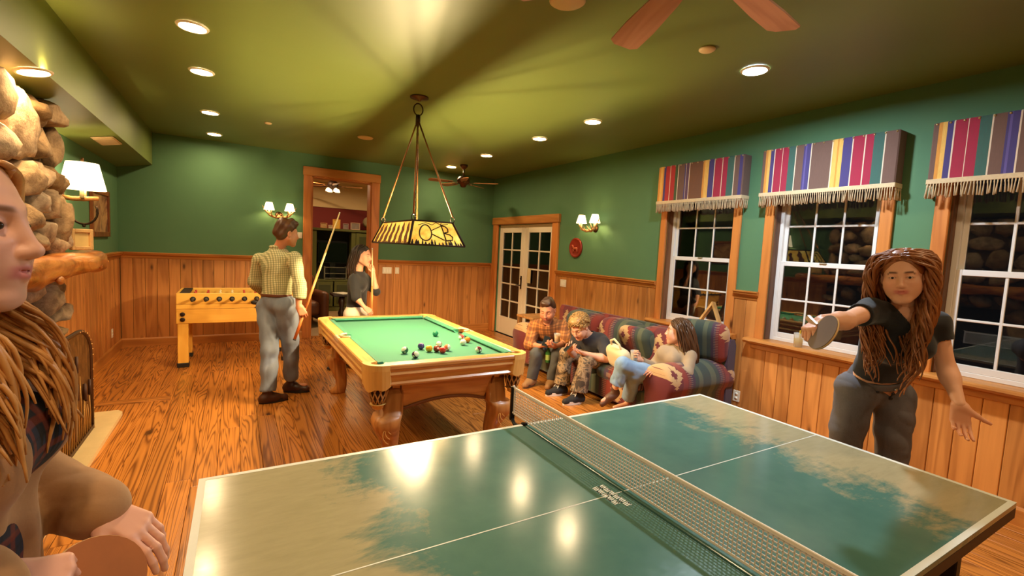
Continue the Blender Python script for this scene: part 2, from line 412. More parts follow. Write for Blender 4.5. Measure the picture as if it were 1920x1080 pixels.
# ------------------------------------------------------------------ french doors in the right wall
M_DOORW = plain('door_white', lin(236, 222, 196), .4, var=.03)
fc = struct(empty('trim_french_door', (0, 0, 0)))
MB().box(XR-.04, XR+.02, FD1, FD1+.17, 0, FDH, .008).build('casing_post', M_TRIMZ, fc)
MB().box(XR-.04, XR+.02, FD0-.16, FD0, 0, FDH, .008).build('casing_post', M_TRIMZ, fc)
MB().box(XR-.055, XR+.02, FD0-.18, FD1+.19, FDH, FDH+.14, .012).build('casing_head', M_TRIM, fc)
for di, (a, b) in enumerate(((FD1-.92, FD1-.004), (FD0+.004, FD1-.924))):
    Dn = struct(empty('door_%d' % (di+1), (XR+.035, (a+b)/2, 0)))
    hw = (b-a)/2; st = .125; z0g, z1g = .34, FDH-.15
    lf = MB().box(0, .045, -hw, -hw+st, .01, FDH-.004, .004).box(0, .045, hw-st, hw, .01, FDH-.004, .004)
    lf.box(0, .045, -hw+st, hw-st, .01, z0g, .004).box(0, .045, -hw+st, hw-st, z1g, FDH-.004, .004)
    lf.build('leaf', M_DOORW, Dn)
    g0, g1 = -hw+st, hw-st
    MB().box(.006, .039, -.013, .013, z0g, z1g, .004).build('muntin', M_DOORW, Dn)
    for j in range(1, 5):
        z = z0g+(z1g-z0g)*j/5; MB().box(.007, .038, g0, g1, z-.013, z+.013, .004).build('muntin', M_DOORW, Dn)
    for k in range(2):
        for j in range(5):
            y0, y1 = (g0, 0) if k == 0 else (0, g1); za, zb = z0g+(z1g-z0g)*j/5, z0g+(z1g-z0g)*(j+1)/5
            MB().box(.020, .024, y0, y1, za, zb).build('pane', M_GLASS, Dn)
    if di == 0:
        h = MB().box(-.008, 0, -hw+.03, -hw+.075, .93, 1.17, .004).tube([(-.008, -hw+.052, 1.0), (-.05, -hw+.052, 1.0), (-.052, -hw+.09, 1.0), (-.05, -hw+.15, .995)], .010, 8)
        h.lathe([(.018, -.02), (.018, -.008)], 12, (0, -hw+.052, 1.12), 'X'); h.build('handle', plain('door_bronze', lin(52, 36, 24), .35, .8), Dn)
    else:
        MB().box(-.004, -.001, hw-st-.13, hw-st-.02, 1.06, 1.32).build('paper_notice', plain('notice_paper', lin(222, 200, 150), .8, var=.1, vscale=60), Dn)
# ------------------------------------------------------------------ ceiling fittings
M_CANW = emit('can_lamp_warm', WARM2, CAN_L); M_CANC = emit('can_lamp_cool', COOL, COOL_L)
M_CREAM = plain('cream_plastic', lin(226, 196, 150), .5)
def can(x, y, z, mat, label, group='recessed ceiling lights', r=.075):
    t = thing('recessed_light', label, 'ceiling light', (x, y, z), group=group)
    MB().lathe([(r, -.001), (r, -.007), (r+.006, -.012), (r+.016, -.010), (r+.022, -.001)], 28, cap=False).build('trim_ring', plain('can_trim', lin(236, 224, 200), .4), t)
    MB().lathe([(0, -.003), (r+.002, -.003)], 28, cap=False).build('lens', mat, t)
    return t
for y, l in ((3.93, 'glowing recessed light nearest the camera in the row beside the soffit'), (4.93, 'second glowing recessed light from the camera in the row beside the soffit'), (6.48, 'third glowing recessed light from the camera in the row beside the soffit'), (7.80, 'glowing recessed light beside the soffit closest to the back wall')):
    can(-.245, y, H, M_CANW, l)
can(-.245, 2.155, H, M_CANW, 'recessed light above the near end of the table tennis table'); can(-.245, .4, H, M_CANW, 'recessed light above the camera on the fireplace side')
can(3.23, 2.155, H, M_CANC, 'cool white recessed light above the window side, bluer than the rest')
for y, l in ((3.94, 'warm recessed light above the sofa, nearest to the cool white one'), (4.94, 'warm recessed light above the sofa, second from the cool white one'), (6.36, 'bright recessed light just in front of the far ceiling fan'), (7.69, 'bright recessed light beside the far ceiling fan near the back wall')):
    can(3.23, y, H, M_CANW, l)
can(3.23, .4, H, M_CANW, 'recessed light above the window nearest the camera')
can(3.23, -1.25, H, M_CANW, 'added recessed fill light behind the camera on the window side'); can(1.49, -1.0, H, M_CANW, 'added recessed fill light behind the camera in the middle row'); can(-.245, -1.25, H, M_CANW, 'added recessed fill light behind the camera on the fireplace side')  # three unseen fill lamps, added to brighten faces and the window side
can(-1.045, 4.0, 2.566, emit('can_lamp_soffit', WARM, CAN_L*1.6), 'recessed light in the soffit shining onto the stone chimney', group='soffit light', r=.07).rotation_euler = (0, -.19, 0)
def disc(name, x, y, r, label, cat, group=None):
    o = MB().lathe([(r, -.001), (r, -.010), (r-.012, -.018), (0, -.020)], 28).build(name, M_CREAM, None, (x, y, H)); return tag(o, label, cat, group)
disc('ceiling_speaker', 1.478, 6.45, .10, 'round cream ceiling speaker between pendant lamp and back doorway', 'speaker', 'ceiling speakers')
disc('ceiling_speaker', 1.565, 2.19, .10, 'round cream ceiling disc at the top edge near the fan blades', 'speaker', 'ceiling speakers')
disc('smoke_detector', 2.668, 2.133, .052, 'small round smoke detector between fan blade and cool white light', 'smoke detector')
disc('sprinkler_cap', .346, 6.525, .04, 'small round sprinkler cap above the foosball table', 'sprinkler')
t = thing('ceiling_vent', 'rectangular cream air vent in the soffit underside', 'vent', (-1.13, 6.36, 2.548)); t.rotation_euler = (0, -.19, 0)
MB().box(-.09, .09, -.22, .22, -.008, 0, .003).build('frame', M_CREAM, t)
for k in range(9): MB().box(-.075, .075, -.20+k*.047, -.18+k*.047, -.016, -.008, .002).build('slat', M_CREAM, t)
# ------------------------------------------------------------------ ceiling fans
M_BLADE = wood('fan_blade_wood', lin(164, 106, 84), lin(204, 148, 122), 'X', 5, rough=.45, contrast=.5)
M_BLADE2 = wood('fan_blade_tan', lin(120, 72, 40), lin(186, 126, 76), 'X', 5, rough=.4, contrast=.5)
def fan(loc, z_blade, R, nb, a0, label, bm, wid=.07, mm=None, lights=False, top=H):
    mm = mm or M_BRASS
    t = thing('ceiling_fan', label, 'ceiling fan', (loc[0], loc[1], z_blade))
    d = top - z_blade
    MB().lathe([(.065, d), (.065, d-.03), (.03, d-.07), (.012, d-.075)], 20).build('canopy', mm, t)
    MB().tube([(0, 0, d-.06), (0, 0, .09)], .012, 10).build('downrod', mm, t)
    MB().lathe([(.02, .11), (.07, .10), (.105, .06), (.11, .02), (.10, -.01), (.06, -.03), (.05, -.06), (.03, -.075), (0, -.078)], 24).build('motor', mm, t)
    bl = MB(); r0 = .19
    poly = [(r0, -wid*.62), (r0+.10, -wid*.78), (R*.72, -wid), (R-.03, -wid), (R, -wid+.03), (R, wid-.03), (R-.03, wid), (R*.72, wid), (r0+.10, wid*.78), (r0, wid*.62)]
    bl.prism(poly, -.004, .004, 'Z', Matrix.Rotation(.20, 4, 'X')); me = bl.mesh('blade'); me.materials.append(bm)
    br = MB().box(.09, .26, -.016, .016, -.006, .002, .002).box(.22, .27, -.045, .045, -.008, -.002, .002).mesh('bracket'); br.materials.append(mm)
    for k in range(nb):
        a = a0+2*PI*k/nb; b = link_mesh('blade', me, None, t, (0, 0, .0), (0, 0, a)); link_mesh('blade_bracket', br, None, b)
    if lights:
        for k in range(4):
            a = .4+PI/2*k; g = MB().lathe([(.02, 0), (.045, -.03), (.055, -.07), (.05, -.075), (.0, -.05)], 14, (.11*math.cos(a), .11*math.sin(a), -.05)); g.build('lamp_shade', emit('fan_shade_glow', WARM2, 2.5), t)
    return t
fan((1.49, 1.23), 2.74, .76, 6, math.radians(9.5), 'large reddish wooden ceiling fan at top edge above the table tennis table', M_BLADE, .075)
fan((3.32, 7.36), 2.72, .60, 5, .55, 'dark bronze ceiling fan near the back wall and french doors', M_BLADE2, .065)
# ------------------------------------------------------------------ pendant lamp above the pool table
def pendant():
    cx, cy = 1.486, 4.365
    t = thing('billiard_pendant_lamp', 'rustic amber panel pendant lamp with tree cutouts hanging above the pool table', 'pendant lamp', (cx, cy, 1.645))
    bx, by, tx, ty, h = .252, .595, .180, .475, .205
    s = NT('amber_mica'); v = s.coords((9, 9, 9)); f = s.noise(v, 1.0, 5, .6)
    c = s.ramp(f, [(.3, lin(226, 150, 40)), (.55, lin(246, 206, 84)), (.75, lin(255, 226, 130))]); s.col(c); s.set(Roughness=.5, Emission_Strength=.75); s.l(c, s.b.inputs['Emission Color'])
    amber = s.m
    dark = plain('rusted_steel', lin(46, 26, 18), .6, .5, var=.3, vscale=40); brown = plain('bark_steel', lin(120, 72, 44), .7, .2, var=.25, vscale=30)
    B = [(-bx, -by, 0), (bx, -by, 0), (bx, by, 0), (-bx, by, 0)]; T = [(-tx, -ty, h), (tx, -ty, h), (tx, ty, h), (-tx, ty, h)]
    for i in range(4):
        j = (i+1) % 4
        Q = [Vector(p) for p in (B[i], B[j], T[j], T[i])]; nn_ = (Q[1]-Q[0]).cross(Q[3]-Q[0]).normalized()*.004; MB().add([tuple(p) for p in Q]+[tuple(p-nn_) for p in Q], [(0, 1, 2, 3), (7, 6, 5, 4), (0, 4, 5, 1), (1, 5, 6, 2), (2, 6, 7, 3), (3, 7, 4, 0)]).build('panel', amber, t)
    fr = MB()
    for i in range(4):
        j = (i+1) % 4
        fr.tube([B[i], B[j]], .008, 6).tube([T[i], T[j]], .008, 6).tube([B[i], T[i]], .011, 6)
    fr.build('frame', dark, t)
    MB().box(-.030, .030, -ty, ty, h-.006, h+.008).build('socket_plate', dark, t)
    # decoration on a panel: (u along bottom edge -1..1, w up 0..1) -> slightly proud of the panel
    def face(i):
        j = (i+1) % 4; b0, b1, t0, t1 = map(Vector, (B[i], B[j], T[i], T[j])); n = (b1-b0).cross(t0-b0).normalized()
        def P(u, w, o=.004): a = b0.lerp(b1, (u+1)/2); b = t0.lerp(t1, (u+1)/2); return a.lerp(b, w) + n*o
        return P
    P = face(0)      # near end: the brand O-B
    deco = MB(); deco.tube([P(-.42+.25*math.cos(a), .50+.33*math.sin(a)) for a in np.linspace(0, 2*PI, 25)], .0055, 6)
    deco.tube([P(-.17, .46), P(.30, .22)], .005, 6).tube([P(-.17, .60), P(.28, .80), P(.36, .93)], .004, 6)
    deco.build('brand_circle', dark, t)
    b = MB(); b.tube([P(.34, .84), P(.36, .20)], .0055, 6)
    b.tube([P(.34, .84), P(.52, .80), P(.60, .70), P(.56, .58), P(.36, .52)], .0055, 6).tube([P(.36, .52), P(.60, .46), P(.68, .36), P(.62, .24), P(.36, .20)], .0055, 6)
    b.build('brand_letter', dark, t)
    mt = MB().tube([P(-.75, .80), P(-.4, .92), P(-.1, .84), P(.1, .95), P(.35, .86), P(.7, .92)], .003, 5); mt.build('mountain_outline', dark, t)
    rg = random.Random(5)
    def trees(i, n, mat, hmin, hmax, wd, nm, base=0.0):
        P = face(i); m = MB()
        for k in range(n):
            u = -.97+1.94*(k+.5)/n+rg.uniform(-.03, .03); hh = rg.uniform(hmin, hmax); w = wd*rg.uniform(.6, 1.2)
            prof = [(-w, base), (-w*.7, base+hh*.3), (-w*.9, base+hh*.35), (-w*.4, base+hh*.65), (-w*.5, base+hh*.7), (0, base+hh), (w*.5, base+hh*.7), (w*.4, base+hh*.65), (w*.9, base+hh*.35), (w*.7, base+hh*.3), (w, base)]
            vv = [P(u+a, q, .002) for a, q in prof]+[P(u+a, q, .006) for a, q in prof]; nn = len(prof)
            m.add(vv, [tuple(range(nn, 2*nn))]+[(a, (a+1) % nn, nn+(a+1) % nn, nn+a) for a in range(nn)])
        tag(m.build(nm, mat, t), kind='stuff')
    trees(0, 16, dark, .10, .26, .05, 'pine_border'); trees(2, 16, dark, .10, .26, .05, 'pine_border')
    for i in (1, 3):
        P = face(i)
        for k in range(7):
            u = -.82+k*.27; w = rg.uniform(.06, .10); m = MB(); hh = rg.uniform(.8, .98)
            pr = [(-w*.5, .03), (-w, .3), (-w*.5, .55), (-w*.9, .7), (-w*.2, hh), (w*.3, hh-.1), (w*.4, .75), (w, .6), (w*.5, .4), (w*.9, .2), (w*.5, .03)]; nn = len(pr)
            vv = [P(u+a+q*.04, q, .002) for a, q in pr]+[P(u+a+q*.04, q, .006) for a, q in pr]
            m.add(vv, [tuple(range(nn, 2*nn))]+[(a, (a+1) % nn, nn+(a+1) % nn, nn+a) for a in range(nn)]); m.build('tree_cutout', brown, t)
        trees(i, 26, brown, .06, .18, .025, 'grass_border')
    top = H-1.645; hub = (0, .02, top-.20)
    MB().lathe([(.085, top), (.085, top-.012), (.02, top-.022), (.012, top-.04)], 24).build('canopy', M_BRASS, t)
    MB().tube([(.045*math.cos(a), .02, top-.11+.055*math.sin(a)) for a in np.linspace(0, 2*PI, 17)], .006, 6).build('ring', M_IRON, t)
    MB().tube([(0, .02, top-.16), (0, .02, top-.25)], .022, 10).build('hub', M_IRON, t)
    rod = plain('rod_bronze', lin(150, 96, 52), .35, .6)
    for c in T:
        c = Vector(c); a = Vector(hub); MB().tube([a, c+Vector((0, 0, .05))], .0075, 8).build('rod', rod, t)
        k = c+Vector((0, 0, .028)); MB().tube([k+Vector((.018*math.cos(q), 0, .026*math.sin(q))) for q in np.linspace(0, 2*PI, 13)], .004, 6).build('hook', M_IRON, t)
    ch = MB()
    for k in range(24):
        z = h+.01+k*(top-.25-h)/24; zz = (top-.25-h)/24
        o = (.010, 0) if k % 2 else (0, .010)
        ch.tube([(o[0]*math.cos(q), .02+o[1]*math.cos(q), z+zz*.5+zz*.62*math.sin(q)) for q in np.linspace(0, 2*PI, 9)], .0025, 5)
    tag(ch.build('chain', M_IRON, t), kind='stuff')
    for y in (-.30, 0, .30):
        MB().tube([(0, y, h), (0, y, h-.09)], .016, 10).build('socket', dark, t)
        MB().sphere((0, y, h-.13), .020, 14, 10, (1, 1, 1.3)).build('bulb', emit('pendant_bulb', (1.0, .74, .40), PEND_L), t)
pendant()
# ------------------------------------------------------------------ wall sconces
M_ANTLER = plain('antler', lin(206, 160, 104), .5, var=.25, vscale=25, bump=.2)
def shade_mat(nm, c, e):
    s = NT(nm); s.col(c); s.set(Roughness=.6, Emission_Strength=e); s.b.inputs['Emission Color'].default_value = (*c, 1); return s.m
M_SHADE = shade_mat('parchment_shade', (1.0, .80, .46), 2.6)
M_BULB = emit('sconce_bulb', (1.0, .74, .38), SCON_L)
def antler_sconce(name, label, loc, rz):
    """wall at local +y side behind; arms come out to -y"""
    t = thing(name, label, 'wall lamp', loc, rz, 'antler wall lamps')
    MB().lathe([(.055, 0), (.05, -.02), (.02, -.03)], 18, (0, 0, -.03), 'Y').build('back_plate', M_BRASS, t)
    a = MB(); a.tube([(0, -.02, -.03), (0, -.09, -.06), (-.05, -.13, -.075), (-.13, -.15, -.05), (-.20, -.15, .03), (-.24, -.15, .10)], [.018, .02, .018, .015, .010, .003], 8)
    a.tube([(0, -.09, -.06), (.05, -.13, -.075), (.13, -.15, -.05), (.20, -.15, .03), (.24, -.15, .10)], [.02, .018, .015, .010, .003], 8)
    for sx in (-1, 1):
        a.tube([(sx*.10, -.15, -.06), (sx*.12, -.19, -.01), (sx*.10, -.20, .06)], [.012, .009, .002], 6); a.tube([(sx*.04, -.12, -.07), (sx*.05, -.17, -.05), (sx*.03, -.20, .0)], [.012, .008, .002], 6)
    a.build('antler', M_ANTLER, t)
    for sx in (-1, 1):
        x = sx*.145
        MB().tube([(x, -.15, -.05), (x, -.15, .04)], .014, 10).build('candle_sleeve', plain('candle_cream', lin(240, 220, 170), .5), t)
        MB().sphere((x, -.15, .075), .017, 10, 8, (1, 1, 1.5)).build('bulb', M_BULB, t)
        MB().lathe([(.078, .035), (.045, .155), (.0435, .155), (.0765, .035), (.078, .035)], 20, (x, -.15, 0), cap=False).build('lamp_shade', M_SHADE, t)
    return t
antler_sconce('antler_sconce', 'antler wall lamp with two small lit shades on the back wall above the standing man', (.60, YB, 2.03), 0)
antler_sconce('antler_sconce', 'antler wall lamp with two small lit shades between french doors and first window', (XR, 5.22, 2.03), -PI/2)
t = thing('iron_sconce', 'large wall lamp with a single cream shade beside the stone chimney', 'wall lamp', (XL, 5.86, 2.0), PI/2)
MB().box(-.05, .05, -.03, 0, -.20, .06, .006).build('back_plate', M_IRON, t)
MB().tube([(0, -.02, -.08), (0, -.10, -.09), (0, -.17, -.085), (0, -.28, -.075)], [.022, .022, .024, .02], 10).build('branch_arm', plain('peeled_branch', lin(186, 128, 72), .6, var=.3, vscale=20, bump=.3), t)
MB().tube([(0, -.17+.10*math.cos(q), -.20+.12*math.sin(q)) for q in np.linspace(0.5, -PI-.5, 15)], .010, 8).sphere((0, -.17, -.335), .015, 10, 8).build('iron_hoop', M_IRON, t)
for k, dx in enumerate((-.035, .035)):
    MB().tube([(dx, -.17, -.08), (dx, -.17, .02)], .017, 10).build('candle_sleeve', plain('candle_cream', lin(240, 220, 170), .5), t)
    MB().sphere((dx, -.17, .07), .022, 10, 8, (1, 1, 1.4)).build('bulb', M_BULB, t)
MB().lathe([(.17, .0), (.118, .245), (.116, .245), (.168, .0), (.17, .0)], 30, (0, -.17, 0), cap=False).build('lamp_shade', shade_mat('parchment_shade_large', (1.0, .82, .50), 3.0), t)
MB().sphere((0, -.17, .27), .014, 10, 8, (1, 1, 1.8)).tube([(0, -.17, .24), (0, -.17, .265)], .004, 6).build('finial', M_BRASS, t)
# ------------------------------------------------------------------ small wall fittings
def plate(label, cat, loc, rz, w=.075, h=.115, kind='switch', n=1, name='light_switch', group=None):
    t = thing(name, label, cat, loc, rz, group)
    MB().box(-w/2, w/2, -.008, 0, -h/2, h/2, .003).build('cover_plate', M_PLATE, t)
    for k in range(n):
        x = (k-(n-1)/2)*.046
        if kind == 'switch': MB().box(x-.016, x+.016, -.012, -.006, -.034, .034, .003).build('rocker', plain('rocker_white', lin(246, 238, 222), .35), t)
        else:
            for z in (-.022, .022): MB().lathe([(.016, -.011), (.016, -.006)], 14, (x, 0, z), 'Y').build('socket_face', plain('rocker_white', lin(246, 238, 222), .35), t)
    return t
plate('wide ivory multi switch plate on the wainscot right of the back doorway', 'light switch', (2.345, YB-.018, 1.157), 0, .165, .115, 'switch', 3)
plate('narrow ivory single switch plate right of the wide switch plate', 'light switch', (2.527, YB-.018, 1.157), 0, .075, .115)
plate('ivory switch plate on the green wall beside the standing man head', 'light switch', (.885, YB, 1.70), 0, .12, .10, 'switch', 2)
plate('ivory switch plate on the wainscot beside the french doors', 'light switch', (XR-.018, 5.89, 1.155), -PI/2, .15, .115, 'switch', 2)
plate('white outlet on the pine boards beside the sofa arm', 'outlet', (XR-.018, 2.84, .26), -PI/2, .075, .115, 'outlet', name='power_outlet')
plate('white outlet under the foosball table on the back wall', 'outlet', (-.17, YB-.018, .40), 0, .075, .115, 'outlet', name='power_outlet')
plate('outlet low on the left wall between fireplace screen and back corner', 'outlet', (XL+.018, 7.78, .30), PI/2, .075, .115, 'outlet', name='power_outlet')
t = thing('wall_plaque', 'round red plaque with a small relief animal beside the french doors', 'plaque', (XR, 5.64, 1.715), -PI/2)
M_PLQ = plain('red_copper', lin(150, 52, 34), .35, .3, var=.2, vscale=20)
MB().lathe([(0, -.012), (.10, -.012), (.12, -.018), (.135, -.028), (.148, -.022), (.15, 0)], 36, axis='Y').build('dish', M_PLQ, t)
MB().sphere((0, -.022, -.01), .05, 14, 8, (1.2, .25, .42)).tube([(-.05, -.022, 0), (-.07, -.022, .035), (-.095, -.024, .035)], [.016, .012, .007], 8).tube([(-.04, -.022, -.02), (-.045, -.022, -.07)], .007, 6).tube([(.045, -.022, -.02), (.05, -.022, -.07)], .007, 6).build('relief_animal', plain('relief_copper', lin(206, 110, 74), .3, .5), t)
# ------------------------------------------------------------------ pictures
M_FRAMEW = wood('frame_wood', lin(96, 48, 20), lin(150, 84, 38), 'Z', 4, rough=.35)
def picture(name, label, loc, rz, w, h, t_, art, cat='picture', mat=None, tilt=0.0):
    t = thing(name, label, cat, loc, rz); mat = mat or M_FRAMEW
    if tilt: t.rotation_euler = (tilt, 0, rz)
    for a in (MB().box(-w/2, -w/2+t_, -.03, 0, -h/2, h/2, .005), MB().box(w/2-t_, w/2, -.03, 0, -h/2, h/2, .005), MB().box(-w/2+t_, w/2-t_, -.03, 0, -h/2, -h/2+t_, .005), MB().box(-w/2+t_, w/2-t_, -.03, 0, h/2-t_, h/2, .005)): a.build('frame_bar', mat, t)
    MB().box(-w/2+t_*.9, w/2-t_*.9, -.012, -.002, -h/2+t_*.9, h/2-t_*.9).build('print', art, t); return t
def art_mat(nm, stops, sc=6.0, axis=(1, 1, 3)):
    s = NT(nm); f = s.noise(s.coords(tuple(sc*a for a in axis), rnd=9), 1.0, 4, .6, 1.0); s.col(s.ramp(f, stops)); s.set(Roughness=.35); return s.m
A1 = art_mat('landscape_print', [(.3, lin(70, 46, 34)), (.45, lin(150, 100, 70)), (.55, lin(196, 150, 100)), (.7, lin(120, 80, 70))], 3, (1, 1, 1))
picture('framed_picture', 'wood framed picture on the green wall right of the stone chimney', (XL, 7.33, 1.83), PI/2, .86, .56, .06, A1)
# ------------------------------------------------------------------ window valances
def valance(loc, W_, label, stops):
    t = thing('window_valance', label, 'valance', loc, -PI/2, 'striped window valances')
    s = NT('serape_fabric'); tc = s.n('ShaderNodeTexCoord'); sp = s.n('ShaderNodeSeparateXYZ'); s.l(tc.outputs['Object'], sp.inputs[0])
    u = s.math('MULTIPLY_ADD', sp.outputs[0], 1.0/W_, .5)
    c = s.ramp(u, stops, 'CONSTANT'); f = s.noise(s.coords((140, 140, 30)), 1.0, 2, .5); c = s.mix(s.math('MULTIPLY', f, .35), c, (.09, .05, .04)); s.col(c); s.set(Roughness=.9); s.bump(f, .2, .003)
    s.b.inputs['Sheen Weight'].default_value = .1
    MB().box(-W_/2, W_/2, -.125, 0, -.21, .21, .008).build('fabric_box', s.m, t)
    M_FR = plain('jute_fringe', lin(206, 180, 142), .9, var=.2, vscale=60)
    MB().box(-W_/2-.004, W_/2+.004, -.131, -.123, -.225, -.190, .003).box(W_/2-.001, W_/2+.005, -.13, 0, -.225, -.190, .002).box(-W_/2-.005, -W_/2+.001, -.13, 0, -.225, -.190, .002).build('fringe_band', M_FR, t)
    m = MB(); rg = random.Random(int(loc[1]*100)); n = int(W_/.0165)
    def tas(x, y):
        dx, dy = rg.uniform(-.008, .008), rg.uniform(-.004, .004); L = rg.uniform(.085, .105)
        m.tube([(x, y, -.222), (x, y, -.236), (x+dx*.3, y+dy, -.25), (x+dx, y+dy, -.222-L)], [.0035, .007, .005, .0105], 5, True, True, .6)
    for k in range(n): tas(-W_/2+W_*(k+.5)/n, -.128)
    for k in range(5):
        tas(W_/2+.002, -.11+k*.024); tas(-W_/2-.002, -.11+k*.024)
    tag(m.build('fringe_tassels', M_FR, t), kind='stuff')
    m = MB(); n = 15
    for k in range(n): m.sphere((-W_/2+.02+(W_-.04)*k/(n-1), -.125, .198), .008, 8, 6)
    tag(m.build('nailheads', plain('nail_brass', lin(214, 190, 140), .3, .9), t), kind='stuff')
    return t
TA, RD, CR, TE, BL, YE, WH, OR = lin(112, 82, 70), lin(178, 40, 40), lin(166, 28, 62), lin(52, 98, 88), lin(66, 58, 118), lin(240, 186, 92), lin(236, 214, 186), lin(224, 150, 60)
# far edge of the valance is local -x
ST = [(0, TA), (.03, OR), (.05, YE), (.072, BL), (.105, WH), (.111, CR), (.172, WH), (.178, CR), (.228, TE), (.285, WH), (.292, TA), (.348, BL), (.362, lin(96, 84, 150)), (.375, BL), (.405, WH), (.412, TA), (.562, WH), (.57, YE), (.60, OR), (.612, YE), (.64, BL), (.702, WH), (.71, CR), (.785, WH), (.792, CR), (.842, TE), (.91, WH), (.917, TA)]
ST1 = [(0, OR), (.03, YE), (.06, OR), (.075, BL), (.105, RD), (.16, WH), (.167, RD), (.225, lin(60, 84, 50)), (.26, WH), (.267, TA), (.345, BL), (.36, WH), (.367, lin(90, 60, 90)), (.40, WH), (.408, lin(116, 76, 52)), (.565, OR), (.585, YE), (.63, BL), (.69, WH), (.697, CR), (.775, WH), (.782, CR), (.835, TE), (.90, WH), (.907, TA), (.955, BL), (.985, TA)]
valance((XR-.0, 3.46, 2.487), 1.09, 'striped serape valance with fringe over the farthest window above the triangle rack', ST1)
valance((XR-.0, 2.19, 2.487), 1.075, 'striped serape valance with fringe over the middle window', ST)
valance((XR-.0, .918, 2.487), 1.08, 'striped serape valance with fringe over the nearest window, cut by right edge', ST)
